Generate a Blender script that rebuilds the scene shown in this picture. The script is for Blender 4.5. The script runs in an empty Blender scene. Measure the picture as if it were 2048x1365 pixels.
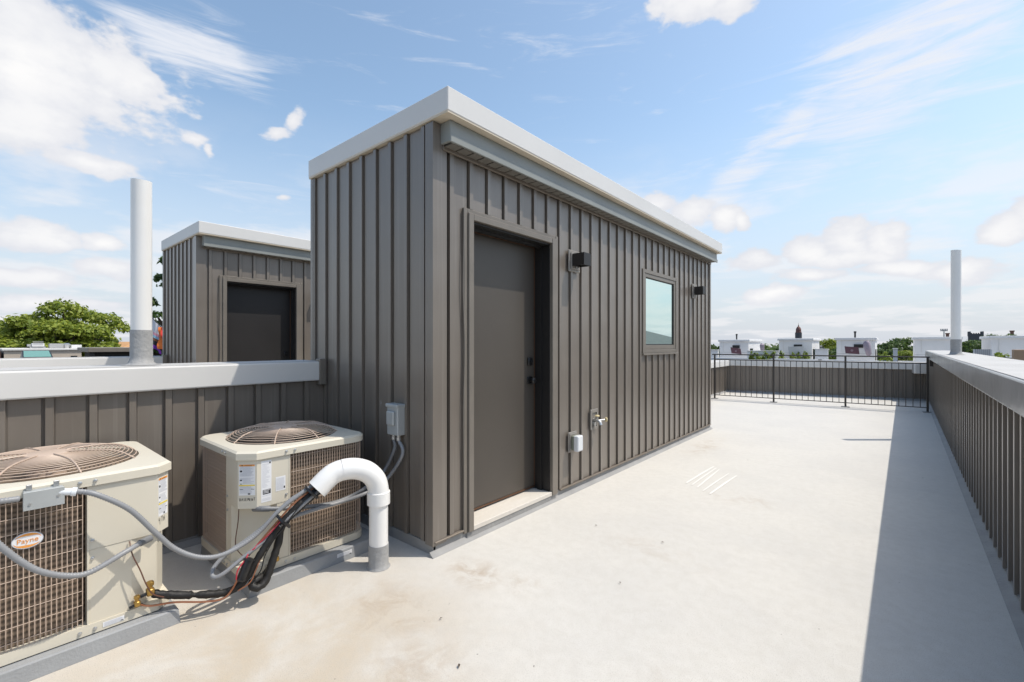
import bpy, bmesh, math, random
import numpy as np
from mathutils import Vector, Matrix

# ------------------------------------------------------------------ camera
SC = bpy.context.scene
CAM_H, TH, FPX, HOR = 1.37, math.radians(40.13), 910.0, 688.0
FW = Vector((-math.sin(TH), math.cos(TH), 0)); RT = Vector((math.cos(TH), math.sin(TH), 0))
cam_d = bpy.data.cameras.new('camera'); cam = bpy.data.objects.new('camera', cam_d)
SC.collection.objects.link(cam); SC.camera = cam
cam.location = (0, 0, CAM_H); cam.rotation_euler = (math.pi/2, 0, TH)
cam_d.sensor_fit = 'HORIZONTAL'; cam_d.sensor_width = 36.0; cam_d.lens = FPX/2048*36.0
cam_d.shift_y = (HOR-682.5)/2048; cam_d.clip_start = 0.05; cam_d.clip_end = 5000

def P(u, v, t):
    """real position of something seen at photo pixel (u, v), t metres ahead"""
    p = FW*t + RT*((u-1024)/FPX*t)
    return Vector((p.x, p.y, CAM_H-(v-HOR)*t/FPX))
def PX(u, v, X):
    d = FW + RT*((u-1024)/FPX); return P(u, v, X/d.x)
def PY(u, v, Y):
    d = FW + RT*((u-1024)/FPX); return P(u, v, Y/d.y)

# ------------------------------------------------------------------ light
SUNV = Vector((0.44, 0.37, 1.0)).normalized()          # towards the sun
SUN_EL = math.asin(SUNV.z); SUN_AZ = math.atan2(SUNV.x, SUNV.y)
sun_d = bpy.data.lights.new('sun', 'SUN'); sun = bpy.data.objects.new('sun', sun_d)
SC.collection.objects.link(sun); sun.location = (5, 5, 20)
sun.rotation_euler = (-SUNV).to_track_quat('-Z', 'Y').to_euler()
sun_d.energy = 2.3; sun_d.angle = math.radians(0.5); sun_d.color = (1.0, 0.935, 0.835)
SC.view_settings.view_transform = 'Standard'; SC.view_settings.look = 'None'
SC.view_settings.gamma = 1.0; SC.view_settings.use_curve_mapping = False
SC.view_settings.exposure = 0.70

# ------------------------------------------------------------------ world
W = bpy.data.worlds.new('World'); SC.world = W; W.use_nodes = True
nt = W.node_tree; nt.nodes.clear()
def N(tree, typ, **kw):
    n = tree.nodes.new(typ)
    for k, v in kw.items(): setattr(n, k, v)
    return n
def wmath(op, a, b=None, c=None, clamp=False):
    n = N(nt, 'ShaderNodeMath', operation=op, use_clamp=clamp)
    for i, x in enumerate((a, b, c)):
        if x is None: continue
        if isinstance(x, (int, float)): n.inputs[i].default_value = x
        else: nt.links.new(x, n.inputs[i])
    return n.outputs[0]
def wsmooth(x, lo, hi, o0=0.0, o1=1.0):
    n = N(nt, 'ShaderNodeMapRange', interpolation_type='SMOOTHSTEP')
    nt.links.new(x, n.inputs[0]); n.inputs[1].default_value = lo; n.inputs[2].default_value = hi
    n.inputs[3].default_value = o0; n.inputs[4].default_value = o1
    return n.outputs[0]
def wnoise(vec, scale, detail=6, rough=0.55, dist=0.0):
    n = N(nt, 'ShaderNodeTexNoise'); nt.links.new(vec, n.inputs['Vector'])
    n.inputs['Scale'].default_value = scale; n.inputs['Detail'].default_value = detail
    n.inputs['Roughness'].default_value = rough; n.inputs['Distortion'].default_value = dist
    return n.outputs[0]
def build_world():
    out = N(nt, 'ShaderNodeOutputWorld'); bg = N(nt, 'ShaderNodeBackground')
    sky = N(nt, 'ShaderNodeTexSky', sky_type='NISHITA', sun_disc=False)
    sky.sun_elevation = SUN_EL; sky.sun_rotation = SUN_AZ
    sky.air_density = 1.0; sky.dust_density = 1.2; sky.ozone_density = 0.9; sky.altitude = 50
    tc = N(nt, 'ShaderNodeTexCoord'); sep = N(nt, 'ShaderNodeSeparateXYZ')
    nt.links.new(tc.outputs['Generated'], sep.inputs[0])
    dx, dy, dz = sep.outputs
    az0 = wmath('ARCTAN2', dx, dy); el0 = wmath('ARCSINE', dz)
    ang0 = N(nt, 'ShaderNodeCombineXYZ'); nt.links.new(az0, ang0.inputs[0]); nt.links.new(wmath('MULTIPLY', el0, 1.6), ang0.inputs[1])
    dn = N(nt, 'ShaderNodeTexNoise'); nt.links.new(ang0.outputs[0], dn.inputs['Vector']); dn.inputs['Scale'].default_value = 6.0; dn.inputs['Detail'].default_value = 2
    ds = N(nt, 'ShaderNodeSeparateColor'); nt.links.new(dn.outputs['Color'], ds.inputs[0])
    az = wmath('ADD', az0, wmath('MULTIPLY', wmath('SUBTRACT', ds.outputs[0], .5), .09))
    el = wmath('ADD', el0, wmath('MULTIPLY', wmath('SUBTRACT', ds.outputs[1], .5), .06))
    # cloud layer coordinates: a flat layer seen in perspective
    zz = wmath('ADD', wmath('MAXIMUM', dz, 0.0), 0.11)
    cx = wmath('DIVIDE', dx, zz); cy = wmath('DIVIDE', dy, zz)
    cmb = N(nt, 'ShaderNodeCombineXYZ'); nt.links.new(cx, cmb.inputs[0]); nt.links.new(cy, cmb.inputs[1])
    lay = cmb.outputs[0]
    # angular coordinates for cumulus billows
    ang = N(nt, 'ShaderNodeCombineXYZ'); nt.links.new(az0, ang.inputs[0]); nt.links.new(wmath('MULTIPLY', el0, 1.6), ang.inputs[1])
    ang = ang.outputs[0]
    billow = wnoise(ang, 8.0, 6, 0.62, 0.0)
    fine = wnoise(ang, 30.0, 2, 0.6, 0.0)
    def azel(u, v):
        d = (FW + RT*((u-1024)/FPX) + Vector((0, 0, (HOR-v)/FPX))).normalized()
        return math.atan2(d.x, d.y), math.asin(d.z)
    def blob(u, v, wu, wv, rot=0.0, k=1.0):
        a0, e0 = azel(u, v); a1, _ = azel(u+wu, v); _, e1 = azel(u, v-wv)
        wa, we = abs(a1-a0), abs(e1-e0)
        a = wmath('SUBTRACT', az, a0); e = wmath('SUBTRACT', el, e0)
        c, s = math.cos(rot), math.sin(rot)
        p = wmath('ADD', wmath('MULTIPLY', a, c), wmath('MULTIPLY', e, s))
        q = wmath('SUBTRACT', wmath('MULTIPLY', e, c), wmath('MULTIPLY', a, s))
        p = wmath('DIVIDE', p, wa); q = wmath('DIVIDE', q, we)
        r = wmath('SQRT', wmath('ADD', wmath('MULTIPLY', p, p), wmath('MULTIPLY', q, q)))
        return wmath('SUBTRACT', k, r)
    def union(bs):
        r = bs[0]
        for b in bs[1:]: r = wmath('MAXIMUM', r, b)
        return r
    cum = union([blob(60, 110, 330, 190, -0.05), blob(250, 150, 130, 75), blob(60, 250, 150, 85), blob(170, 325, 110, 38),
                 blob(1390, 0, 110, 62), blob(1470, 5, 90, 40), blob(1310, 402, 48, 30), blob(1380, 422, 75, 42), blob(1445, 436, 58, 34), blob(1485, 440, 26, 24), blob(1610, 508, 70, 40), blob(1690, 485, 85, 52), blob(1770, 482, 75, 48), blob(1700, 515, 150, 30), blob(2000, 455, 75, 44), blob(2060, 440, 80, 56), blob(1800, 540, 150, 24), blob(1620, 555, 110, 20),
                 blob(590, 238, 46, 34, 0.7, .78), blob(555, 262, 60, 28, 0.3, .72), blob(385, 268, 56, 30, -0.2, .72), blob(420, 295, 40, 20, -0.6, .6), blob(566, 398, 30, 20, 0, .6), blob(1500, 525, 60, 30), blob(1930, 545, 120, 34),
                 blob(60, 475, 120, 34), blob(200, 490, 80, 26), blob(215, 545, 90, 34), blob(60, 560, 130, 24), blob(130, 610, 150, 20), blob(20, 640, 110, 18), blob(1560, 590, 90, 22)])
    cumf = wmath('ADD', wmath('MULTIPLY', cum, 1.0), wmath('MULTIPLY', wmath('SUBTRACT', billow, 0.5), 1.75))
    cumf = wmath('ADD', cumf, wmath('MULTIPLY', wmath('SUBTRACT', fine, 0.5), 0.65))
    cumm = wsmooth(cumf, 0.0, 0.34)
    cumm = wmath('MULTIPLY', cumm, wsmooth(cum, -0.45, 0.05))
    # low broken band near the horizon and fair weather clouds everywhere else
    low = wnoise(lay, 1.05, 5, 0.58, 0.0)
    lowm = wmath('MULTIPLY', wsmooth(low, 0.46, 0.60), wsmooth(el, 0.44, 0.20))
    lowm = wmath('MULTIPLY', lowm, 0.60)
    # wispy high cloud: stretched noise, thicker to the right of the view
    mp = N(nt, 'ShaderNodeMapping'); nt.links.new(ang, mp.inputs[0])
    mp.inputs['Rotation'].default_value = (0, 0, -0.62); mp.inputs['Scale'].default_value = (1.0, 4.2, 1.0)
    wisp = wnoise(mp.outputs[0], 3.6, 6, 0.66, 0.7)
    streak = union([blob(1540, 295, 380, 42, 0.62), blob(1800, 130, 460, 150, 0.5), blob(400, 105, 150, 62, -0.25)])
    wm = wmath('ADD', wmath('MULTIPLY', wsmooth(streak, -0.5, 0.75), 0.68), wmath('MULTIPLY', wmath('SUBTRACT', wisp, 0.52), 2.6))
    wm = wsmooth(wm, 0.04, 1.0, 0.0, 0.92)
    # thin veil of haze close to the horizon
    veil = wsmooth(el0, 0.48, -0.02, 0.0, 0.90)
    # shading inside the clouds: bright tops, grey-blue bases
    shade = wsmooth(wnoise(ang, 5.0, 2, 0.5, 0.0), 0.35, 0.65, 0.0, 1.0)
    tops = wsmooth(cumf, 0.1, 0.95, 0.30, 1.0)
    sh = wmath('MULTIPLY', wmath('ADD', wmath('MULTIPLY', shade, 0.35), 0.65), tops)
    ramp = N(nt, 'ShaderNodeMix', data_type='RGBA'); nt.links.new(sh, ramp.inputs[0])
    ramp.inputs[6].default_value = (*CLOUD_LO, 1); ramp.inputs[7].default_value = (*CLOUD_HI, 1)
    def over(base, fac, col):
        m = N(nt, 'ShaderNodeMix', data_type='RGBA'); nt.links.new(fac, m.inputs[0]); nt.links.new(base, m.inputs[6])
        if isinstance(col, tuple): m.inputs[7].default_value = (*col, 1)
        else: nt.links.new(col, m.inputs[7])
        return m.outputs[2]
    tn = N(nt, 'ShaderNodeMix', data_type='RGBA', blend_type='MULTIPLY'); tn.inputs[0].default_value = 1.0
    nt.links.new(sky.outputs[0], tn.inputs[6]); tn.inputs[7].default_value = (0.94, 0.95, 0.87, 1)
    c = over(tn.outputs[2], veil, HAZE_C)
    c = over(c, wm, WISP_C)
    c = over(c, lowm, LOW_C)
    c = over(c, cumm, ramp.outputs[2])
    nt.links.new(c, bg.inputs[0]); bg.inputs[1].default_value = SKY_S
    nt.links.new(bg.outputs[0], out.inputs[0])
SKY_S = 0.15
CLOUD_LO, CLOUD_HI = (2.95, 3.05, 3.35), (4.1, 4.07, 4.05)
HAZE_C, WISP_C, LOW_C = (2.65, 2.85, 3.25), (3.5, 3.6, 3.85), (3.75, 3.72, 3.8)
build_world()
W.cycles.sampling_method = 'MANUAL'; W.cycles.sample_map_resolution = 512

# ------------------------------------------------------------------ materials
def mat(name, col, rough=0.6, metal=0.0, noise=None, col2=None, bump=0.0, bscale=200.0, spec=0.5, nscale2=None, coords='Object', coat=0.0):
    m = bpy.data.materials.new(name); m.use_nodes = True; t = m.node_tree
    b = t.nodes['Principled BSDF']
    b.inputs['Base Color'].default_value = (*col, 1); b.inputs['Roughness'].default_value = rough
    b.inputs['Metallic'].default_value = metal; b.inputs['Specular IOR Level'].default_value = spec
    b.inputs['Coat Weight'].default_value = coat
    tc = t.nodes.new('ShaderNodeTexCoord')
    if noise:
        n = t.nodes.new('ShaderNodeTexNoise'); n.inputs['Scale'].default_value = noise; n.inputs['Detail'].default_value = 6
        n.inputs['Roughness'].default_value = 0.6
        src = tc.outputs[coords]
        if nscale2:
            mp = t.nodes.new('ShaderNodeMapping'); mp.inputs['Scale'].default_value = nscale2
            t.links.new(src, mp.inputs[0]); src = mp.outputs[0]
        t.links.new(src, n.inputs['Vector'])
        mr = t.nodes.new('ShaderNodeMapRange'); mr.inputs[1].default_value = 0.3; mr.inputs[2].default_value = 0.7
        t.links.new(n.outputs[0], mr.inputs[0])
        mx = t.nodes.new('ShaderNodeMix'); mx.data_type = 'RGBA'; t.links.new(mr.outputs[0], mx.inputs[0])
        mx.inputs[6].default_value = (*col, 1); mx.inputs[7].default_value = (*(col2 or tuple(c*0.8 for c in col)), 1)
        t.links.new(mx.outputs[2], b.inputs['Base Color'])
    if bump:
        n2 = t.nodes.new('ShaderNodeTexNoise'); n2.inputs['Scale'].default_value = bscale; n2.inputs['Detail'].default_value = 3
        t.links.new(tc.outputs[coords], n2.inputs['Vector'])
        bp = t.nodes.new('ShaderNodeBump'); bp.inputs['Strength'].default_value = bump; bp.inputs['Distance'].default_value = 0.01
        t.links.new(n2.outputs[0], bp.inputs['Height']); t.links.new(bp.outputs[0], b.inputs['Normal'])
    return m

M = {}
def siding_mat():
    m = bpy.data.materials.new('bronze_siding'); m.use_nodes = True; t = m.node_tree; b = t.nodes['Principled BSDF']
    geo = t.nodes.new('ShaderNodeNewGeometry'); L = t.links
    mp = t.nodes.new('ShaderNodeMapping'); mp.inputs['Scale'].default_value = (3.0, 3.0, 0.35); L.new(geo.outputs['Position'], mp.inputs[0])
    n = t.nodes.new('ShaderNodeTexNoise'); n.inputs['Scale'].default_value = 2.0; n.inputs['Detail'].default_value = 7; L.new(mp.outputs[0], n.inputs['Vector'])
    oi = t.nodes.new('ShaderNodeObjectInfo')
    ad = t.nodes.new('ShaderNodeMath'); ad.operation = 'MULTIPLY_ADD'; L.new(oi.outputs['Random'], ad.inputs[0]); ad.inputs[1].default_value = 0.30; L.new(n.outputs[0], ad.inputs[2])
    mx = t.nodes.new('ShaderNodeMix'); mx.data_type = 'RGBA'
    mr = t.nodes.new('ShaderNodeMapRange'); mr.inputs[1].default_value = 0.35; mr.inputs[2].default_value = 0.95; L.new(ad.outputs[0], mr.inputs[0]); L.new(mr.outputs[0], mx.inputs[0])
    mx.inputs[6].default_value = (0.160, 0.135, 0.111, 1); mx.inputs[7].default_value = (0.200, 0.171, 0.143, 1)
    mp2 = t.nodes.new('ShaderNodeMapping'); mp2.inputs['Scale'].default_value = (38, 38, 0.8); L.new(geo.outputs['Position'], mp2.inputs[0])
    n5 = t.nodes.new('ShaderNodeTexNoise'); n5.inputs['Scale'].default_value = 1.0; n5.inputs['Detail'].default_value = 4; L.new(mp2.outputs[0], n5.inputs['Vector'])
    mr5 = t.nodes.new('ShaderNodeMapRange'); mr5.inputs[1].default_value = .56; mr5.inputs[2].default_value = .80; mr5.inputs[4].default_value = .22; L.new(n5.outputs[0], mr5.inputs[0])
    mx5 = t.nodes.new('ShaderNodeMix'); mx5.data_type = 'RGBA'; L.new(mr5.outputs[0], mx5.inputs[0]); L.new(mx.outputs[2], mx5.inputs[6]); mx5.inputs[7].default_value = (.40, .37, .33, 1)
    L.new(mx5.outputs[2], b.inputs['Base Color'])
    b.inputs['Roughness'].default_value = 0.42; b.inputs['Metallic'].default_value = 0.1; b.inputs['Coat Weight'].default_value = .7; b.inputs['Coat Roughness'].default_value = .28
    # gentle oil canning and fine embossed grain
    n2 = t.nodes.new('ShaderNodeTexNoise'); n2.inputs['Scale'].default_value = 3.0; n2.inputs['Detail'].default_value = 1; L.new(geo.outputs['Position'], n2.inputs['Vector'])
    n3 = t.nodes.new('ShaderNodeTexNoise'); n3.inputs['Scale'].default_value = 420.0; L.new(geo.outputs['Position'], n3.inputs['Vector'])
    b1 = t.nodes.new('ShaderNodeBump'); b1.inputs['Strength'].default_value = 0.6; b1.inputs['Distance'].default_value = 0.02; L.new(n2.outputs[0], b1.inputs['Height'])
    b2 = t.nodes.new('ShaderNodeBump'); b2.inputs['Strength'].default_value = 0.12; b2.inputs['Distance'].default_value = 0.002; L.new(n3.outputs[0], b2.inputs['Height']); L.new(b1.outputs[0], b2.inputs['Normal'])
    L.new(b2.outputs[0], b.inputs['Normal'])
    return m
M['siding'] = siding_mat()
M['trim'] = mat('bronze_trim', (0.20, 0.17, 0.14), 0.42, 0.15, 2.0, (0.17, 0.135, 0.10))
M['frame'] = mat('taupe_frame', (0.215, 0.188, 0.158), 0.38, 0.1, 3.0)
M['jamb'] = mat('dark_jamb', (0.018, 0.017, 0.017), 0.45)
M['door'] = mat('door_paint', (0.085, 0.073, 0.060), 0.42, 0, 1.5, (0.074, 0.063, 0.053), 0.05, 300)
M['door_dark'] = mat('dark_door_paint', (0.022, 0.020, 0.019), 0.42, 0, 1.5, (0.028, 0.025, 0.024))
M['seal'] = mat('brown_weatherstrip', (0.13, 0.065, 0.035), 0.6)
M['core'] = mat('wall_core', (0.035, 0.030, 0.026), 0.8)
M['coping'] = mat('grey_coping_metal', (0.70, 0.685, 0.66), 0.42, 0.0, 1.2, (0.65, 0.635, 0.61), 0.05, 2.0)
M['coping_top'] = mat('coping_membrane', (0.52, 0.51, 0.495), 0.8, 0, 3, (0.44, 0.43, 0.415), 0.5, 45)
M['coping_gloss'] = mat('glossy_grey_coating', (0.37, 0.365, 0.36), 0.24, 0.0, 2.0, (0.30, 0.295, 0.29), 0.45, 7.0)
M['gutter'] = mat('grey_green_fascia', (0.29, 0.30, 0.28), 0.40, 0.0, 1.5)
M['drip'] = mat('cream_drip_edge', (0.62, 0.54, 0.42), 0.6)
M['soffit'] = mat('soffit_vent', (0.20, 0.185, 0.16), 0.6, 0, 300)
M['membrane'] = mat('grey_membrane_flashing', (0.34, 0.335, 0.325), 0.75, 0, 4, (0.26, 0.255, 0.25), 0.4, 50)
M['pvc'] = mat('white_pvc', (0.83, 0.82, 0.80), 0.28, 0, 2, (0.80, 0.785, 0.75))
M['pvc_grey'] = mat('grey_coated_pvc', (0.30, 0.30, 0.295), 0.7, 0, 30, (0.36, 0.355, 0.35), 0.9, 26)
M['beige'] = mat('beige_cabinet_paint', (0.66, 0.61, 0.505), 0.42, 0, 2.5, (0.63, 0.58, 0.475))
M['wire'] = mat('tan_wire', (0.52, 0.40, 0.315), 0.5)
M['coil'] = None
M['dark'] = mat('black_plastic', (0.012, 0.012, 0.013), 0.35)
M['lampblack'] = mat('lamp_black_metal', (0.016, 0.014, 0.013), 0.5)
M['pad'] = mat('grey_equipment_pad', (0.33, 0.34, 0.35), 0.7, 0, 6, (0.28, 0.285, 0.29), 0.2, 90)
M['steel'] = mat('zinc_steel', (0.55, 0.55, 0.54), 0.35, 0.8)
M['galv'] = mat('galvanised_box', (0.46, 0.475, 0.47), 0.42, 0.25, 9, (0.40, 0.415, 0.41))
M['flex'] = mat('grey_flex_conduit', (0.25, 0.255, 0.265), 0.42)
M['greypipe'] = mat('dark_grey_conduit', (0.17, 0.175, 0.185), 0.45)
M['insul'] = mat('black_insulation', (0.008, 0.007, 0.0065), 0.6, 0, 12, (0.014, 0.012, 0.010), 0.5, 30)
M['copper'] = mat('copper', (0.50, 0.22, 0.12), 0.35, 0.75, 20, (0.33, 0.13, 0.07))
M['brass'] = mat('brass', (0.42, 0.26, 0.075), 0.38, 0.8)
M['brownwire'] = mat('brown_wire', (0.12, 0.05, 0.03), 0.5)
M['paper'] = mat('label_paper', (0.78, 0.78, 0.79), 0.5)
M['ink'] = mat('label_ink', (0.16, 0.16, 0.18), 0.6)
M['blackink'] = mat('black_marker', (0.015, 0.015, 0.02), 0.5)
M['scrape'] = mat('pale_scrape', (0.75, 0.73, 0.695), 0.7)
M['redwire'] = mat('red_wire', (0.45, 0.03, 0.05), 0.5)
M['orange'] = mat('orange_print', (0.80, 0.33, 0.07), 0.5)
M['yellow'] = mat('yellow_print', (0.78, 0.62, 0.10), 0.5)
M['grid'] = mat('grey_print', (0.48, 0.49, 0.53), 0.6)
M['rail'] = mat('black_railing_paint', (0.045, 0.039, 0.034), 0.45)
M['wood'] = mat('weathered_wood_sill', (0.58, 0.53, 0.46), 0.7, 0, 6, (0.66, 0.62, 0.56), 0.3, 30, nscale2=(1, 0.15, 1))
M['yellowknob'] = mat('ivory_knob', (0.72, 0.60, 0.34), 0.4)
M['plate'] = mat('taupe_mount_plate', (0.25, 0.23, 0.205), 0.45)
M['clear'] = mat('clear_white_cover', (0.72, 0.74, 0.76), 0.18)
M['greencov'] = mat('grey_green_box', (0.20, 0.215, 0.17), 0.5)
M['whitewall'] = mat('white_stucco', (0.76, 0.75, 0.74), 0.8, 0, 1.2, (0.70, 0.69, 0.68))
M['brick'] = mat('brick_far', (0.30, 0.16, 0.115), 0.85, 0, 1.5, (0.22, 0.12, 0.09))
M['tan'] = mat('tan_stucco', (0.52, 0.44, 0.36), 0.85, 0, 0.8, (0.46, 0.39, 0.32))
M['roofgrey'] = mat('far_roof', (0.42, 0.42, 0.41), 0.8, 0, 0.7, (0.33, 0.33, 0.33))
M['slate'] = mat('slate_roof', (0.10, 0.105, 0.10), 0.7, 0, 2.0, (0.14, 0.145, 0.13))
M['purple'] = mat('plum_canvas', (0.10, 0.045, 0.06), 0.7, 0, 3, (0.13, 0.06, 0.075))
M['paleprint'] = mat('pale_print', (0.24, 0.16, 0.185), 0.7)
M['lilac'] = mat('lilac_canvas', (0.34, 0.28, 0.33), 0.7)
M['greycanvas'] = mat('grey_canvas', (0.50, 0.50, 0.50), 0.7)
M['stone'] = mat('dark_stone', (0.07, 0.075, 0.085), 0.85, 0, 0.5, (0.10, 0.10, 0.105))
M['redstone'] = mat('red_brown_dome', (0.19, 0.085, 0.07), 0.7, 0, 0.4, (0.15, 0.07, 0.06))
M['skyglass'] = mat('green_skylight', (0.16, 0.32, 0.27), 0.12, 0, spec=0.8)
M['orangeroof'] = mat('orange_tile', (0.55, 0.30, 0.13), 0.8, 0, 1)
M['bark'] = mat('bark', (0.10, 0.075, 0.055), 0.9, 0, 4, (0.07, 0.055, 0.04))
M['window_dark'] = mat('dark_glass', (0.02, 0.024, 0.028), 0.1)
M['cardboard'] = mat('tan_crate', (0.45, 0.30, 0.19), 0.8)
M['asphalt'] = mat('asphalt', (0.05, 0.05, 0.052), 0.9, 0, 0.5, (0.065, 0.065, 0.065))
for nme, c in (('f_white', (.75, .75, .78)), ('f_pink', (.75, .36, .45)), ('f_blue', (.30, .55, .72)), ('f_brown', (.22, .09, .04)),
               ('f_black', (.02, .02, .03)), ('f_purple', (.22, .04, .40)), ('f_red', (.70, .05, .03)), ('f_orange', (.80, .19, .03))):
    M[nme] = mat(nme, c, 0.7)

def coil_mat():
    m = bpy.data.materials.new('coil_fins'); m.use_nodes = True; t = m.node_tree; b = t.nodes['Principled BSDF']; L = t.links
    tc = t.nodes.new('ShaderNodeTexCoord')
    w = t.nodes.new('ShaderNodeTexWave'); w.bands_direction = 'Z'; w.inputs['Scale'].default_value = 13.0; w.inputs['Distortion'].default_value = 2.2; w.inputs['Detail'].default_value = 3
    L.new(tc.outputs['Object'], w.inputs['Vector'])
    n = t.nodes.new('ShaderNodeTexNoise'); n.inputs['Scale'].default_value = 9; n.inputs['Detail'].default_value = 5
    mp = t.nodes.new('ShaderNodeMapping'); mp.inputs['Scale'].default_value = (1, 1, 5); L.new(tc.outputs['Object'], mp.inputs[0]); L.new(mp.outputs[0], n.inputs['Vector'])
    ml = t.nodes.new('ShaderNodeMath'); ml.operation = 'MULTIPLY'; L.new(w.outputs['Fac'], ml.inputs[0]); L.new(n.outputs[0], ml.inputs[1])
    r = t.nodes.new('ShaderNodeMix'); r.data_type = 'RGBA'; L.new(ml.outputs[0], r.inputs[0])
    r.inputs[6].default_value = (0.075, 0.052, 0.036, 1); r.inputs[7].default_value = (0.36, 0.27, 0.19, 1)
    L.new(r.outputs[2], b.inputs['Base Color']); b.inputs['Roughness'].default_value = 0.5
    return m
M['coil'] = coil_mat()

def glass_mat():
    m = bpy.data.materials.new('tinted_window_glass'); m.use_nodes = True; t = m.node_tree; L = t.links
    out = t.nodes['Material Output']; b = t.nodes['Principled BSDF']
    b.inputs['Base Color'].default_value = (0.05, 0.09, 0.085, 1); b.inputs['Roughness'].default_value = 0.05
    g = t.nodes.new('ShaderNodeBsdfGlossy'); g.inputs['Color'].default_value = (0.80, 0.96, 0.92, 1); g.inputs['Roughness'].default_value = 0.01
    mx = t.nodes.new('ShaderNodeMixShader'); mx.inputs[0].default_value = 0.90
    L.new(b.outputs[0], mx.inputs[1]); L.new(g.outputs[0], mx.inputs[2]); L.new(mx.outputs[0], out.inputs[0])
    return m
M['glass'] = glass_mat()

def deck_mat():
    m = bpy.data.materials.new('deck_coating'); m.use_nodes = True; t = m.node_tree; b = t.nodes['Principled BSDF']; L = t.links
    geo = t.nodes.new('ShaderNodeNewGeometry'); pos = geo.outputs['Position']
    def noise(sc, det=6, ro=.6, vec=None, dist=0):
        n = t.nodes.new('ShaderNodeTexNoise'); n.inputs['Scale'].default_value = sc; n.inputs['Detail'].default_value = det
        n.inputs['Roughness'].default_value = ro; n.inputs['Distortion'].default_value = dist; L.new(vec or pos, n.inputs['Vector']); return n.outputs[0]
    def rng(x, a, b_, c=0., d=1.):
        n = t.nodes.new('ShaderNodeMapRange'); n.interpolation_type = 'SMOOTHSTEP'; L.new(x, n.inputs[0])
        for i, v in enumerate((a, b_, c, d)): n.inputs[i+1].default_value = v
        return n.outputs[0]
    def mth(op, a, b_):
        n = t.nodes.new('ShaderNodeMath'); n.operation = op
        for i, v in enumerate((a, b_)):
            if isinstance(v, (int, float)): n.inputs[i].default_value = v
            else: L.new(v, n.inputs[i])
        return n.outputs[0]
    def mix(f, a, b_):
        n = t.nodes.new('ShaderNodeMix'); n.data_type = 'RGBA'; L.new(f, n.inputs[0])
        for i, v in ((6, a), (7, b_)):
            if isinstance(v, tuple): n.inputs[i].default_value = (*v, 1)
            else: L.new(v, n.inputs[i])
        return n.outputs[2]
    def near(x, y, rx, ry):
        mp = t.nodes.new('ShaderNodeMapping'); mp.vector_type = 'POINT'
        mp.inputs['Location'].default_value = (-x/rx, -y/ry, 0); mp.inputs['Scale'].default_value = (1/rx, 1/ry, 0)
        L.new(pos, mp.inputs[0]); v = t.nodes.new('ShaderNodeVectorMath'); v.operation = 'LENGTH'; L.new(mp.outputs[0], v.inputs[0])
        return rng(v.outputs['Value'], 1.0, 0.15)
    c = mix(rng(noise(1.1, 7, .62), .36, .66), (0.62, 0.597, 0.553), (0.58, 0.561, 0.526))
    # faint drying marks
    mp = t.nodes.new('ShaderNodeMapping'); mp.inputs['Scale'].default_value = (1, 2.6, 1); mp.inputs['Rotation'].default_value = (0, 0, .7); L.new(pos, mp.inputs[0])
    c = mix(mth('MULTIPLY', rng(noise(1.7, 8, .6, mp.outputs[0], .6), .54, .72), 0.32), c, (0.53, 0.51, 0.475))
    # tan dirt close to the machines and in front of the shed corner
    dirt = near(-2.05, 0.75, 1.35, 1.5)
    dirt = mth('MULTIPLY', dirt, rng(noise(2.3, 8, .65, None, .4), .30, .62, .25, 1.0))
    c = mix(mth('MULTIPLY', dirt, 0.9), c, (0.50, 0.42, 0.315))
    rust = None
    for (x, y, rx, ry, k) in ((-1.92, 1.93, .30, .22, 1.0), (-1.62, 2.02, .22, .16, .7), (-1.55, 1.2, .35, .3, .7), (-1.2, 2.9, .5, .25, .4), (-1.95, 6.3, .25, .9, .7), (-1.05, 4.35, .4, .25, .55), (-1.2, .95, .3, .2, .5), (-.75, 1.75, .2, .25, .35), (-2.0, 1.4, .5, .3, .8)):
        r = mth('MULTIPLY', near(x, y, rx, ry), k); rust = r if rust is None else mth('MAXIMUM', rust, r)
    rust = mth('MULTIPLY', rust, rng(noise(5.5, 8, .7, None, .8), .42, .66))
    c = mix(mth('MULTIPLY', rust, 0.65), c, (0.37, 0.275, 0.185))
    # sand grain of the coating
    gr = noise(240, 2, .5)
    c = mix(rng(noise(16, 5, .7), .35, .70, 0.0, .28), c, (0.47, 0.44, 0.39))
    c = mix(rng(gr, .28, .50, .50, 0.0), c, (0.31, 0.28, 0.25))
    sp = noise(38, 2, .5); c = mix(rng(sp, .765, .80), c, (0.16, 0.14, 0.12))
    L.new(c, b.inputs['Base Color']); b.inputs['Roughness'].default_value = 0.72
    bp = t.nodes.new('ShaderNodeBump'); bp.inputs['Strength'].default_value = 0.35; bp.inputs['Distance'].default_value = 0.003; L.new(gr, bp.inputs['Height'])
    bp2 = t.nodes.new('ShaderNodeBump'); bp2.inputs['Strength'].default_value = 0.25; bp2.inputs['Distance'].default_value = 0.03; L.new(noise(1.6, 3), bp2.inputs['Height']); L.new(bp.outputs[0], bp2.inputs['Normal'])
    L.new(bp2.outputs[0], b.inputs['Normal'])
    return m
M['deck'] = deck_mat()

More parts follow.
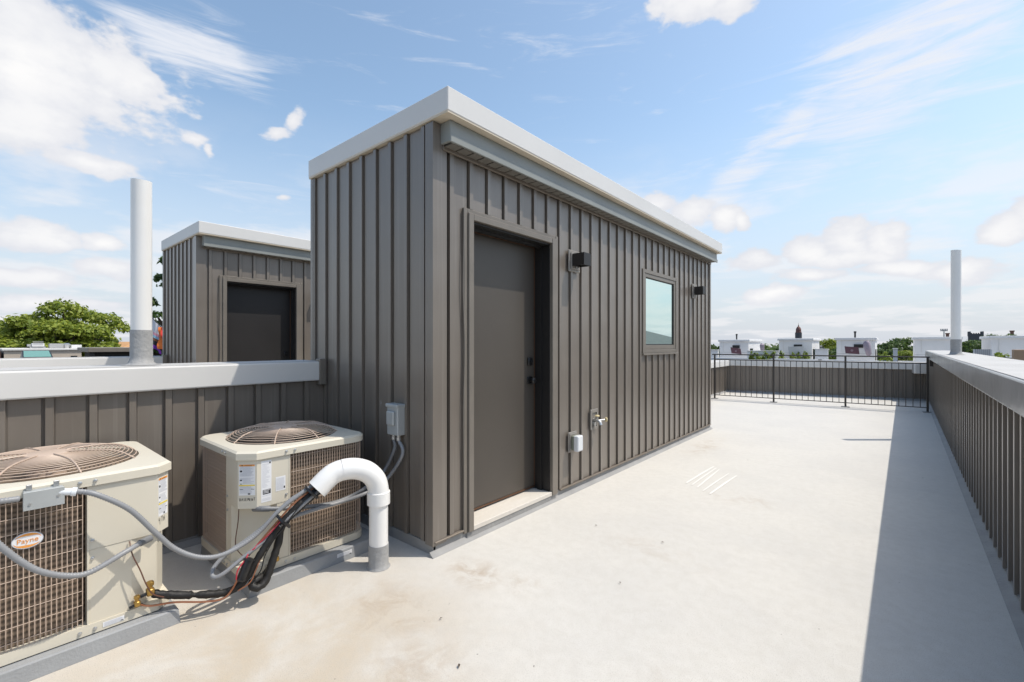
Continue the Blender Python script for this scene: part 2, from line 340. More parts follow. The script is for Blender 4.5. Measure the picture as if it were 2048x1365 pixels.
def leaf_mat(name, c1, c2, c3):
    m = bpy.data.materials.new(name); m.use_nodes = True; t = m.node_tree; L = t.links
    out = t.nodes['Material Output']; b = t.nodes['Principled BSDF']; geo = t.nodes.new('ShaderNodeNewGeometry')
    rnd = geo.outputs['Random Per Island']
    r = t.nodes.new('ShaderNodeValToRGB'); L.new(rnd, r.inputs[0])
    r.color_ramp.elements[0].color = (*c1, 1); r.color_ramp.elements[1].color = (*c3, 1)
    e = r.color_ramp.elements.new(.5); e.color = (*c2, 1)
    L.new(r.outputs[0], b.inputs['Base Color']); b.inputs['Roughness'].default_value = 0.55
    tr = t.nodes.new('ShaderNodeBsdfTranslucent'); L.new(r.outputs[0], tr.inputs[0])
    mx = t.nodes.new('ShaderNodeMixShader'); mx.inputs[0].default_value = .38
    L.new(b.outputs[0], mx.inputs[1]); L.new(tr.outputs[0], mx.inputs[2]); L.new(mx.outputs[0], out.inputs[0])
    return m
M['leaf'] = leaf_mat('leaf_bright', (.15, .21, .025), (.25, .31, .035), (.36, .40, .06))
M['leaf_far'] = leaf_mat('leaf_far', (.05, .10, .026), (.09, .15, .035), (.14, .20, .055))
M['leaf_lime'] = leaf_mat('leaf_lime', (.16, .24, .03), (.24, .31, .04), (.32, .38, .07))

# ------------------------------------------------------------------ mesh helpers
C = SC.collection
class MB:
    def __init__(s): s.v = []; s.f = []; s.mi = []; s.sm = []
    def add(s, verts, faces, mi=0, smooth=False):
        o = len(s.v); s.v += [tuple(p) for p in verts]
        for f in faces: s.f.append(tuple(i+o for i in f)); s.mi.append(mi); s.sm.append(smooth)
        return s
    def box(s, a, b, mi=0):
        x0, y0, z0 = (min(a[i], b[i]) for i in range(3)); x1, y1, z1 = (max(a[i], b[i]) for i in range(3))
        return s.add([(x0,y0,z0),(x1,y0,z0),(x1,y1,z0),(x0,y1,z0),(x0,y0,z1),(x1,y0,z1),(x1,y1,z1),(x0,y1,z1)],
                     [(3,2,1,0),(4,5,6,7),(0,1,5,4),(1,2,6,5),(2,3,7,6),(3,0,4,7)], mi)
    def bbox(s, a, b, r=0.004, mi=0, seg=1):
        """box with bevelled edges"""
        bm = bmesh.new(); t = MB().box(a, b)
        vs = [bm.verts.new(p) for p in t.v]
        for f in t.f: bm.faces.new([vs[i] for i in f])
        bmesh.ops.bevel(bm, geom=list(bm.edges), offset=r, segments=seg, profile=.5, affect='EDGES')
        bm.verts.index_update()
        s.add([v.co[:] for v in bm.verts], [tuple(v.index for v in f.verts) for f in bm.faces], mi); bm.free(); return s
    def prism(s, poly, z0, z1, mi=0, smooth=False):
        n = len(poly); v = [(x, y, z0) for x, y in poly] + [(x, y, z1) for x, y in poly]
        s.add(v, [tuple(range(n-1, -1, -1)), tuple(range(n, 2*n))], mi)
        o = len(s.v)-2*n
        for i in range(n):
            j = (i+1) % n; s.f.append((o+i, o+j, o+n+j, o+n+i)); s.mi.append(mi); s.sm.append(smooth)
        return s
    def tube(s, pts, r, seg=10, mi=0, cap=True, smooth=True):
        pts = [Vector(p) for p in pts]; n = len(pts); rs = r if isinstance(r, (list, tuple)) else [r]*n
        tang = [(pts[min(i+1, n-1)]-pts[max(i-1, 0)]).normalized() for i in range(n)]
        up = Vector((0, 0, 1)) if abs(tang[0].z) < .9 else Vector((1, 0, 0))
        nx = tang[0].cross(up).normalized(); V = []
        for i in range(n):
            nx = (nx - tang[i]*nx.dot(tang[i])).normalized(); ny = tang[i].cross(nx)
            for k in range(seg):
                a = 2*math.pi*k/seg; V.append(pts[i] + (nx*math.cos(a)+ny*math.sin(a))*rs[i])
        Fs = []
        for i in range(n-1):
            for k in range(seg):
                k2 = (k+1) % seg; Fs.append((i*seg+k, i*seg+k2, (i+1)*seg+k2, (i+1)*seg+k))
        s.add(V, Fs, mi, smooth)
        if cap:
            o = len(s.v)-len(V)
            s.f.append(tuple(o+k for k in range(seg-1, -1, -1))); s.mi.append(mi); s.sm.append(False)
            s.f.append(tuple(o+(n-1)*seg+k for k in range(seg))); s.mi.append(mi); s.sm.append(False)
        return s
    def lathe(s, prof, c=(0,0,0), seg=24, mi=0, smooth=True):
        V = []; Fs = []; n = len(prof)
        for r, z in prof:
            for k in range(seg):
                a = 2*math.pi*k/seg; V.append((c[0]+r*math.cos(a), c[1]+r*math.sin(a), c[2]+z))
        for i in range(n-1):
            for k in range(seg):
                k2 = (k+1) % seg; Fs.append((i*seg+k, i*seg+k2, (i+1)*seg+k2, (i+1)*seg+k))
        s.add(V, Fs, mi, smooth)
        o = len(s.v)-len(V)
        for base, rev in ((0, True), ((n-1)*seg, False)):
            idx = [o+base+k for k in range(seg)]; s.f.append(tuple(reversed(idx)) if rev else tuple(idx)); s.mi.append(mi); s.sm.append(False)
        return s
    def xf(s, m):
        s.v = [tuple(m @ Vector(p)) for p in s.v]; return s
    def mesh(s, name, mats):
        me = bpy.data.meshes.new(name); me.from_pydata(s.v, [], s.f)
        for m in (mats if isinstance(mats, (list, tuple)) else [mats]): me.materials.append(M[m])
        me.polygons.foreach_set('material_index', s.mi); me.polygons.foreach_set('use_smooth', s.sm)
        me.validate(); me.update()
        if any(s.sm): me.set_sharp_from_angle(angle=math.radians(42))
        return me
    def build(s, name, mats, parent=None, loc=None):
        return obj(name, s.mesh(name, mats), parent, loc)
def obj(name, me, parent=None, loc=None):
    o = bpy.data.objects.new(name, me); C.objects.link(o)
    if parent: o.parent = parent
    if loc is not None: o.location = loc
    return o
def tag(o, label, cat, group=None, kind=None):
    o['label'] = label
    if cat: o['category'] = cat
    if group: o['group'] = group
    if kind: o['kind'] = kind
    return o
def empty(name, loc=(0,0,0), rz=0.0, label=None, cat=None, group=None):
    o = bpy.data.objects.new(name, None); C.objects.link(o); o.location = loc; o.rotation_euler = (0, 0, rz); o.empty_display_size = .1
    if label: tag(o, label, cat, group)
    return o
def copy_tree(o, parent=None):
    c = o.copy(); C.objects.link(c); c.parent = parent
    for ch in list(o.children): copy_tree(ch, c)
    return c
def spline(pts, n=12):
    """Catmull-Rom through points"""
    p = [Vector(q) for q in pts]; p = [p[0]*2-p[1]] + p + [p[-1]*2-p[-2]]; out = []
    for i in range(1, len(p)-2):
        for k in range(n):
            t = k/n; a, b, c, d = p[i-1], p[i], p[i+1], p[i+2]
            out.append(.5*((2*b)+(c-a)*t+(2*a-5*b+4*c-d)*t*t+(3*b-a-3*c+d)*t**3))
    return out + [p[-2]]
def resample(pts, step):
    out = [pts[0]]; acc = 0
    for a, b in zip(pts, pts[1:]):
        d = (b-a).length; k = step-acc
        while k <= d: out.append(a.lerp(b, k/d)); k += step
        acc = d-(k-step)
    return out
def flex(pts, r, pitch=.011):
    q = resample(spline(pts, 24), pitch/2)
    return MB().tube(q, [r*(1.0 if i % 2 else .83) for i in range(len(q))], 12)
def text_mesh(txt, size, name, material, extrude=.0005):
    cu = bpy.data.curves.new(name, 'FONT'); cu.body = txt; cu.size = size; cu.extrude = extrude; cu.align_x = 'CENTER'; cu.align_y = 'CENTER'
    o = bpy.data.objects.new('tmp_text', cu); C.objects.link(o)
    me = bpy.data.meshes.new_from_object(o.evaluated_get(bpy.context.evaluated_depsgraph_get()))
    bpy.data.objects.remove(o); bpy.data.curves.remove(cu); me.name = name
    me.materials.clear(); me.materials.append(M[material]); return me

# ------------------------------------------------------------------ siding
MOD = 0.185
PROF = [(0, .001), (.0155, .001), (.0158, .031), (.050, .031), (.0545, .012), (.0575, .012), (.058, .015), (.185, .015)]
_side_cache = {}
def prof_piece(a, b, flip):
    pr = [(MOD-s, h) for s, h in reversed(PROF)] if flip else PROF
    def hgt(x):
        for (s0, h0), (s1, h1) in zip(pr, pr[1:]):
            if s0 <= x <= s1: return h0 + (h1-h0)*((x-s0)/max(s1-s0, 1e-6))
        return pr[-1][1]
    pts = [(a, hgt(a+1e-5))] + [(s, h) for s, h in pr if a+1e-4 < s < b-1e-4] + [(b, hgt(b-1e-5))]
    return pts
def siding(parent, origin, d, nrm, length, z0, z1, flip=False, openings=(), name='siding_panel', phase=0.0):
    """row of standing seam panels, each its own object. origin/d/nrm are in the parent's space"""
    origin, d, nrm = Vector(origin), Vector(d), Vector(nrm)
    Mx = Matrix(((d.x, nrm.x, 0), (d.y, nrm.y, 0), (0, 0, 1))).to_4x4()
    hand = (d.x*nrm.y-d.y*nrm.x) > 0
    k = math.floor(-phase/MOD) if phase else 0
    while True:
        s0 = phase + k*MOD; k += 1
        if s0 >= length-1e-4: break
        lo, hi = max(s0, 0), min(s0+MOD, length)
        if hi-lo < .004: continue
        cuts = sorted({lo, hi} | {c for o in openings for c in o[:2] if lo+.002 < c < hi-.002})
        for a, b in zip(cuts, cuts[1:]):
            zs = [(z0, z1)]
            for (o0, o1, oz0, oz1) in openings:
                if o0 <= a+1e-4 and b-1e-4 <= o1:
                    nz = []
                    for (p, q) in zs:
                        if oz0 > p: nz.append((p, min(q, oz0)))
                        if oz1 < q: nz.append((max(p, oz1), q))
                    zs = [(p, q) for p, q in nz if q-p > .01]
            for (p, q) in zs:
                key = (round(a-s0, 4), round(b-s0, 4), round(q-p, 4), flip, tuple(d), tuple(nrm))
                me = _side_cache.get(key)
                if me is None:
                    pts = prof_piece(a-s0, b-s0, flip); n = len(pts)
                    poly = [(s, h) for s, h in pts] + [(b-s0, 0), (a-s0, 0)]
                    if hand: poly = poly[::-1]
                    mb = MB().prism(poly, 0, q-p); mb.xf(Mx)
                    me = mb.mesh('siding_panel', 'siding'); _side_cache[key] = me
                obj(name, me, parent, tuple(origin + d*s0 + Vector((0, 0, p))))

# ------------------------------------------------------------------ ground, roofs
def structure(o): o['kind'] = 'structure'; return o
g = MB().add([(-1500,-1500,-12),(1500,-1500,-12),(1500,1500,-12),(-1500,1500,-12)], [(0,1,2,3)]).build('ground', 'asphalt'); structure(g)
XL, XR0, XRS = -3.71, .475, .0105               # left wall core plane, right wall line x = XR0 + XRS*y
def xr(y): return XR0 + XRS*y
YF0, YF1, YN = 14.05, 14.75, -3.0               # far parapet, near end (behind the camera)
deck = MB()
nx, ny = 12, 40
vs = []; fs = []
for j in range(ny+1):
    for i in range(nx+1):
        fx = i/nx; y = YN + (YF0+(YF1-YF0)*fx-YN)*j/ny; x = XL-.2 + (xr(y)+.2-XL+.2)*fx
        vs.append((x, y, 0))
for j in range(ny):
    for i in range(nx): a = j*(nx+1)+i; fs.append((a, a+1, a+nx+2, a+nx+1))
o = structure(deck.add(vs, fs).build('roof_deck', 'deck'))
# pale scrapes on the coating
sc_pts = [((1372, 967), (1427, 934)), ((1394, 976), (1438, 940)), ((1405, 983), (1457, 948)), ((1419, 989), (1473, 952)), ((1383, 971), (1432, 937))]
for i, (a, b) in enumerate(sc_pts):
    def fl(u, v): t = FPX*CAM_H/(v-HOR); p = P(u, v, t); p.z = .004; return p
    A, B = fl(*a), fl(*b); dd = (B-A).normalized(); w = Vector((-dd.y, dd.x, 0))*(.011 if i in (0, 3) else .008)
    MB().add([A-w, A+w*.6, A.lerp(B, .5)+w*1.1, B+w*.5, B-w*.8, A.lerp(B, .45)-w], [(0, 5, 4, 3, 2, 1)]).build('scrape_mark', 'scrape', o)
# small dry leaves and grit lying about
rng = random.Random(4)
for (u, v) in ((882, 1240), (1240, 1168), (1325, 1087), (918, 1335), (1496, 922), (1192, 1053), (1846, 958)):
    c = fl(u, v); a = rng.random()*6; L_ = .010+.006*rng.random()
    q = [c+Vector((math.cos(a+k*math.pi/2)*L_*(1 if k % 2 == 0 else .35), math.sin(a+k*math.pi/2)*L_*(1 if k % 2 == 0 else .35), .003+.004*(k % 2))) for k in range(4)]
    MB().add(q, [(0, 1, 2, 3)]).build('leaf_scrap', 'bark', o)
# neighbouring decks
structure(MB().box((-8.70, YN, -.2), (-4.22, 14.4, -.004)).build('neighbour_roof_deck', 'deck'))
structure(MB().box((.93, YN, -.5), (5.3, 14.7, -.3)).build('neighbour_roof_deck', 'roofgrey'))
def house(x0, x1, y0, y1, ztop, label, wallm='brick', zb=-12, rows=4, cols=3):
    h = empty('row_house', ((x0+x1)/2, (y0+y1)/2, zb), 0, label, 'house'); cx, cy = (x0+x1)/2, (y0+y1)/2
    MB().box((x0-cx, y0-cy, 0), (x1-cx, y1-cy, ztop-zb)).build('wall', wallm, h)
    for sgn, yy in ((-1, y0), (1, y1)):
        for r in range(rows):
            for c in range(cols):
                wx = x0 + (x1-x0)*(c+.5)/cols; wz = 1.2 + r*2.9
                if wz+1.6 > ztop-zb: continue
                MB().bbox((wx-cx-.5, yy-cy-.04, wz), (wx-cx+.5, yy-cy+.04, wz+1.6), .01).build('window', 'window_dark', h)
    return h
house(-3.95, .80, YN, 13.98, -.21, 'brick house under the roof deck')
house(-8.75, -4.2, YN, 13.98, -.21, 'brick house under the deck on the left')
house(.92, 5.3, YN, 14.6, -.51, 'brick house beyond the wall on the right')

# ------------------------------------------------------------------ stair shed
WX, WY0, WY1, WXL, ZS, ZT = -2.305, 1.94, 7.64, -3.89, .075, 2.80
DO = (2.184, 3.324, 0, 2.312)     # door trim outer (y0, y1, z0, z1)
WO = (5.085, 6.18, 1.256, 2.26)   # window trim outer
shed = empty('stair_shed', (WX, WY0, 0), 0, 'dark bronze standing seam stair shed with flat roof on the sunlit deck', 'shed')
def L3(x, y, z): return (x-WX, y-WY0, z)
def sbuild(mb, name, m): return mb.build(name, m, shed)
DIN = (2.272, 3.218, .093, 2.232)
# core as boxes around the door recess
sbuild(MB().box(L3(WXL, WY0, 0), L3(WX-.30, WY1, ZT)).box(L3(WX-.30, WY0, 0), L3(WX, DIN[0], ZT)).box(L3(WX-.30, DIN[1], 0), L3(WX, WY1, ZT))
       .box(L3(WX-.30, DIN[0], DIN[3]), L3(WX, DIN[1], ZT)).box(L3(WX-.30, DIN[0], 0), L3(WX, DIN[1], .02)), 'wall_core', 'core')
siding(shed, L3(WX, 2.04, 0), (0, 1, 0), (1, 0, 0), WY1-.03-2.04, ZS, 2.70, False, [(DO[0]-2.04, DO[1]-2.04, 0, DO[3]), (WO[0]-2.04, WO[1]-2.04, WO[2], WO[3])])
siding(shed, L3(-2.348, WY0, 0), (-1, 0, 0), (0, -1, 0), -2.348-WXL-.02, ZS, ZT, False)
# corner trims (L shaped)
def corner(poly, z0=ZS-.012, z1=ZT): sbuild(MB().prism([(x-WX, y-WY0) for x, y in poly], z0, z1), 'corner_trim', 'siding')
e = .034
corner([(WX-.043, WY0-e), (WX+e, WY0-e), (WX+e, 2.022), (WX, 2.022), (WX, WY0), (WX-.043, WY0)])
sbuild(MB().box(L3(WX+.001, 2.022, ZS-.01), L3(WX+.017, 2.040, ZT-.1)), 'trim_return', 'siding')
corner([(WXL-.02, WY0-e), (WXL+.02, WY0-e), (WXL+.02, WY0), (WXL, WY0), (WXL, WY0+.08), (WXL-.02, WY0+.08)])
corner([(WX, WY1-.03), (WX+e, WY1-.03), (WX+e, WY1+.02), (WX-.06, WY1+.02), (WX-.06, WY1), (WX, WY1)], z1=2.70)
# membrane upstand at the foot
fb = MB()
fb.box(L3(WX+.0005, WY0-.017, 0), L3(WX+.020, DO[0]+.03, .086)); fb.box(L3(WX+.0005, DO[1]-.03, 0), L3(WX+.020, WY1+.03, .074))
fb.box(L3(WXL, WY0-.020, 0), L3(WX+.020, WY0-.0005, .070)); fb.box(L3(WX+.0005, DO[0]+.03, 0), L3(WX+.034, DO[1]-.03, .058))
sbuild(fb, 'base_flashing', 'membrane')
cant = MB()
cant.prism([(0, 0), (.035, 0), (0, .03)], 0, WY1-WY0+.1).xf(Matrix(((1,0,0,.020),(0,0,1,-.05),(0,1,0,.001),(0,0,0,1))))
sbuild(cant, 'cant_strip', 'membrane')
sbuild(MB().bbox(L3(WX+.0205, DO[1]+.03, .068), L3(WX+.042, WY1-.02, .082), .003).bbox(L3(WX+.0205, WY0-.02, .078), L3(WX+.042, DO[0]-.005, .09), .003), 'drip_flashing', 'trim')
# roof
RX, RY0, RY1, RZ0, RZ1 = -2.116, 1.893, 7.72, 2.818, 2.97
sbuild(MB().bbox(L3(WXL-.035, RY0, RZ0), L3(RX, RY1, RZ1), .006), 'roof_coping', 'coping')
sbuild(MB().box(L3(WXL-.030, RY0+.004, RZ0-.010), L3(RX-.004, RY1-.004, RZ0+.004)), 'drip_edge', 'drip')
sbuild(MB().bbox(L3(WXL-.3+.5, RY0+.15, RZ1-.02), L3(RX-.15, RY1-.15, RZ1-.004), .005), 'roof_membrane', 'coping_top')
gb = sbuild(MB().bbox(L3(WX+.002, 1.972, 2.672), L3(-2.178, 7.655, RZ0-.011), .004).bbox(L3(-2.186, 1.968, 2.663), L3(-2.168, 7.659, 2.710), .003), 'gutter_fascia', 'gutter')
sbuild(MB().bbox(L3(WX+.028, 1.985, 2.640), L3(WX+.046, 7.64, 2.670), .003), 'soffit_trim', 'trim')
sbuild(MB().box(L3(WX+.047, 1.99, 2.6685), L3(WX+.118, 7.63, 2.6716)), 'soffit_gap_dark', 'core')  # near-black strip added above the soffit panels, paints shade into their gaps
y = 2.0; sm = MB().box((0, 0, 0), (.072, .086, .006)).mesh('soffit_panel', 'soffit')
while y < 7.56:
    obj('soffit_panel', sm, shed, L3(WX+.0465, y, 2.662)); y += .1
# door
dr = sbuild(MB().bbox(L3(WX-.185, DIN[0]+.012, .118), L3(WX-.142, DIN[1]-.012, 2.214), .003), 'door', 'door')
jm = MB()
jm.box(L3(WX-.19, DIN[0]-.004, .094), L3(WX+.018, DIN[0]+.006, 2.232)); jm.box(L3(WX-.19, DIN[1]-.006, .094), L3(WX+.018, DIN[1]+.004, 2.232)); jm.box(L3(WX-.19, DIN[0]+.006, 2.222), L3(WX+.017, DIN[1]-.006, 2.236))
jm.box(L3(WX-.10, DIN[1]-.022, .094), L3(WX-.055, DIN[1]-.006, 2.222)); jm.box(L3(WX-.10, DIN[0]+.006, 2.206), L3(WX-.055, DIN[1]-.022, 2.222))
sbuild(jm, 'door_jamb', 'jamb')
sbuild(MB().box(L3(WX-.145, DIN[1]-.0115, .12), L3(WX-.138, DIN[1]-.0065, 2.215)).box(L3(WX-.145, DIN[0]+.02, 2.2145), L3(WX-.138, DIN[1]-.012, 2.2205)).box(L3(WX-.145, DIN[0]+.02, .106), L3(WX-.138, DIN[1]-.012, .116)), 'weatherstrip', 'seal')
def frame_ring(x0, x1, o, i, mb):   # o, i = (y0, y1, z0, z1) outer and inner, mitre-like butt
    mb.bbox(L3(x0, o[0], o[2]), L3(x1, i[0], o[3]), .003); mb.bbox(L3(x0, i[1], o[2]), L3(x1, o[1], o[3]), .003)
    mb.bbox(L3(x0, i[0]+.0005, i[3]), L3(x1-.002, i[1]-.0005, o[3]-.001), .003)
    if i[2] > o[2]: mb.bbox(L3(x0, i[0]+.0005, o[2]+.001), L3(x1-.002, i[1]-.0005, i[2]), .003)
fr = MB(); frame_ring(WX+.001, WX+.034, (DO[0], DO[1], .058, DO[3]), (DO[0]+.034, DO[1]-.034, .058, DO[3]-.030), fr)
frame_ring(WX-.02, WX+.048, (DO[0]+.0345, DO[1]-.0345, .06, DO[3]-.0305), (DIN[0]-.0045, DIN[1]+.0045, .06, 2.2365), fr)
sbuild(fr, 'door_frame', 'frame')
wv = spline([L3(WX+.034, DO[0]-.004, .09), L3(WX+.034, DO[0]-.002, .5), L3(WX+.034, DO[0]-.006, .9), L3(WX+.034, DO[0]+.004, 1.35), L3(WX+.034, DO[0]-.010, 1.75), L3(WX+.034, DO[0]-.004, 2.1), L3(WX+.034, DO[0]-.003, 2.305)], 10)
sbuild(MB().tube(wv, .0042, 6), 'frame_flange', 'frame')
sbuild(MB().bbox(L3(WX-.20, DIN[0]-.006, .058), L3(WX+.040, DIN[1]+.03, .092), .003), 'threshold', 'wood')
lk = MB().bbox(L3(WX-.1415, 3.105, 1.180), L3(WX-.122, 3.165, 1.250), .006); lk.tube([L3(WX-.122, 3.135, 1.215), L3(WX-.108, 3.135, 1.215)], .013, 12); lk.build('deadbolt', 'dark', dr)
kb = MB().bbox(L3(WX-.1415, 3.103, 1.020), L3(WX-.132, 3.167, 1.085), .003)
kb.tube([L3(WX-.132, 3.135, 1.052), L3(WX-.105, 3.135, 1.052)], .011, 12); kb.tube([L3(WX-.105, 3.135, 1.052), L3(WX-.101, 3.135, 1.052), L3(WX-.085, 3.135, 1.052), L3(WX-.075, 3.135, 1.052)], [.016, .026, .028, .020], 20); kb.build('door_knob', 'dark', dr)
# window
wn = MB(); frame_ring(WX+.001, WX+.036, WO, (WO[0]+.045, WO[1]-.045, WO[2]+.045, WO[3]-.045), wn)
wo2 = (WO[0]+.0455, WO[1]-.0455, WO[2]+.0455, WO[3]-.0455)
wf = sbuild(wn, 'window_frame', 'frame')
ws = MB(); frame_ring(WX+.001, WX+.028, wo2, (wo2[0]+.052, wo2[1]-.052, wo2[2]+.052, wo2[3]-.045), ws); ws.build('sash', 'frame', wf)
ws = MB(); w3 = (wo2[0]+.0525, wo2[1]-.0525, wo2[2]+.0525, wo2[3]-.0455); frame_ring(WX+.001, WX+.018, w3, (w3[0]+.012, w3[1]-.012, w3[2]+.012, w3[3]-.012), ws); ws.build('glazing_bead', 'jamb', wf)
MB().box(L3(WX+.002, w3[0]+.0125, w3[2]+.0125), L3(WX+.010, w3[1]-.0125, w3[3]-.0125)).build('pane', 'glass', wf)
sbuild(MB().bbox(L3(WX+.001, WO[0]-.01, WO[2]-.022), L3(WX+.050, WO[1]+.01, WO[2]-.001), .003), 'window_sill', 'frame')
# pale scuffs on the shaded wall
for (u, v0, v1, w) in ((753, 737, 800, .006), (700, 560, 650, .0015), (762, 800, 808, .003)):
    a, b = PY(u, v0, WY0-.0166), PY(u, v1, WY0-.0166)
    q = [(a.x-w*.4, a.y, a.z), (a.x+w*.5, a.y, a.z-.02), (a.x+w, a.y, (a.z+b.z)/2), (b.x+w*.4, b.y, b.z), (b.x-w*.6, b.y, b.z+.03), (a.x-w*.8, a.y, a.z-.06)]
    MB().add([L3(*p) for p in q], [(5, 4, 3, 2, 1, 0)]).build('scuff', 'coping', shed)

# wall lamps
def wall_lamp(y0, y1, z0, z1, label):
    cy, cz = (y0+y1)/2, (z0+z1)/2
    r = empty('wall_lamp', (WX+.028, cy, cz), 0, label, 'lamp', 'cube lamps on the shed wall'); hw, hh = .095, (z1-z0)/2
    MB().bbox((0, -hw, -hh), (.016, hw, hh), .006).bbox((.0165, -hw+.022, -hh+.022), (.026, hw-.022, hh-.022), .004).build('mounting_plate', 'plate', r)
    b = MB(); w = .058; d0, d1 = .0265, .150
    b.bbox((d0, -w, -.05), (d0+.012, w, .062), .002); b.box((d0+.012, -w, -.05), (d1, -w+.006, .062)); b.box((d0+.012, w-.006, -.05), (d1, w, .062)); b.box((d0+.012, -w+.006, .056), (d1, w-.006, .062)); b.box((d1-.006, -w+.006, -.05), (d1, w-.006, .056))
    b.build('lamp_body', 'lampblack', r)
    MB().box((d0+.014, -w+.008, -.03), (d1-.008, w-.008, -.022)).build('lens', 'clear', r)
    MB().tube([(.035, 0, -.062), (.035, 0, -.050)], .008, 10).build('screw_cap', 'steel', r)
    return r
lamp1 = wall_lamp(3.48, 3.68, 2.03, 2.227, 'black cube wall lamp beside the door of the large shed')
lamp2 = wall_lamp(6.76, 6.96, 2.037, 2.246, 'black cube wall lamp at the far end beyond the window')
# weatherproof outlet
r = empty('wall_outlet', (WX+.026, 3.555, .47), 0, 'weatherproof wall outlet with clear bubble cover low on the shed wall', 'outlet')
MB().bbox((0, -.07, -.092), (.014, .07, .092), .004).bbox((.0142, -.058, -.08), (.020, .058, .08), .003).build('mounting_plate', 'plate', r)
MB().bbox((.0205, -.042, -.068), (.045, .042, .062), .006).build('outlet_box', 'greencov', r)
MB().bbox((.0455, -.046, -.078), (.098, .046, .066), .014, seg=3).build('cover', 'clear', r)
# hose tap
r = empty('hose_tap', (WX+.026, 3.945, .628), 0, 'chrome hose tap with two ivory knobs on a small wall plate', 'tap')
pl = MB(); 
for a, b in (((0, -.07, -.098), (.016, -.046, .098)), ((0, .046, -.098), (.016, .07, .098)), ((0, -.046, .066), (.016, .046, .098)), ((0, -.046, -.098), (.016, .046, -.075))): pl.bbox(a, b, .002)
pl.box((0, -.046, -.075), (.004, .046, .066)); pl.build('mounting_plate', 'plate', r)
tp = MB().tube([(.004, 0, -.01), (.05, 0, -.01), (.075, 0, -.02), (.085, 0, -.05)], [.018, .018, .016, .017], 14).tube([(.004, -.01, -.045), (.03, -.01, -.045)], .022, 14).tube([(.045, 0, -.01), (.045, 0, .03)], .009, 10).tube([(.07, 0, -.005), (.10, .05, -.002)], .008, 10)
tp.build('tap_body', 'steel', r)
def knob(c, ax):
    m = MB().lathe([(.006, -.008), (.020, -.007), (.024, 0), (.020, .007), (.006, .009)], seg=16); m.xf(Matrix.Translation(c) @ Vector((0,0,1)).rotation_difference(Vector(ax)).to_matrix().to_4x4()); m.build('knob', 'yellowknob', r)
knob((.045, 0, .036), (0, 0, 1)); knob((.108, .062, -.001), (.5, .8, 0))
# shallow shaped disconnect switch on the shaded wall
bx = PY(799, 838, WY0-.03)
r = empty('disconnect_switch', (bx.x, WY0-.028, bx.z), 0, 'grey electrical disconnect box on the shaded shed wall', 'switch box')
MB().bbox((-.062, -.062, -.105), (.062, 0, .10), .005).bbox((-.067, -.072, .085), (.067, -.002, .108), .004).build('enclosure', 'galv', r)
MB().bbox((-.045, -.082, -.035), (.035, -.0625, .06), .008, seg=2).build('cover_handle', 'galv', r)
for sx in (-.025, .03): MB().lathe([(.017, -.14), (.017, -.118), (.014, -.116), (.014, -.1055)], (sx, -.032, 0), 12).build('conduit_fitting', 'steel', r)

# ------------------------------------------------------------------ parapets
def parapet(name, label, p0, p1, inner_n, z0, z1, thick, wall_z0=.04, overhang=.036, flip=False, phase=0.0, copm='coping', topm='coping_top', siding_range=None, flashing=True):
    """wall whose inner face runs from p0 to p1; inner_n = +1/-1 side of the direction that faces the deck"""
    p0, p1 = Vector((*p0, 0)), Vector((*p1, 0)); d = (p1-p0); Ln = d.length; ang = math.atan2(d.y, d.x)
    r = empty(name, p0, ang, label, 'parapet'); n = inner_n
    MB().box((0, 0, -.2), (Ln, -n*thick, z1-.02)).build('wall_core', 'core', r)
    a, b = siding_range or (0, Ln)
    siding(r, (a, 0, 0), (1, 0, 0), (0, n, 0), b-a, wall_z0, z0+.01, flip, (), phase=phase)
    MB().bbox((-.0, n*(overhang+.026), z0), (Ln, -n*(thick+.04), z1), .010, seg=2).build('coping', copm, r)
    MB().box((.01, n*(overhang+.010), z1+.0005), (Ln-.01, -n*(thick+.02), z1+.004)).build('coping_top', topm, r)
    if flashing:
        MB().box((a, n*.001, 0), (b, n*.020, wall_z0+.006)).build('base_flashing', 'membrane', r)
        cb = MB().prism([(0, 0), (.05, 0), (0, .03)], 0, b-a); cb.xf(Matrix(((0,0,1,a),(n,0,0,n*.020),(0,1,0,.001),(0,0,0,1)))); cb.build('cant_strip', 'membrane', r)
    return r
par_l = parapet('parapet_wall', 'low bronze parapet with grey coping behind the two air conditioners', (XL, -1.25), (XL, WY0-.032), -1, 1.066, 1.222, .34, phase=(.2505+1.25) % MOD - MOD)
MB().bbox((3.10, -.075, 1.03), (3.155, .0, 1.245), .004).build('coping_end_cap', 'frame', par_l)
par_f2 = parapet('parapet_wall', 'low side parapet with pale coping behind the railing beside the shed', (XL, WY1+.05), (XL, YF0), -1, .735, .895, .34)
par_r = parapet('parapet_wall', 'long bronze parapet with glossy grey coping along the right edge', (xr(-2.5), -2.5), (xr(YF1), YF1), 1, 1.050, 1.208, .36, overhang=.060, copm='coping_gloss', siding_range=(2.9, 17.2))
par_f = parapet('parapet_wall', 'bronze parapet with pale coping at the far end behind the railing', (XL+.005, YF0), (xr(YF1)-.008, YF1), -1, .745, .912, .34)
MB().bbox((4.05, -.30, .66), (4.28, -.04, .90), .02, seg=2).build('coping_return', 'coping', par_f)

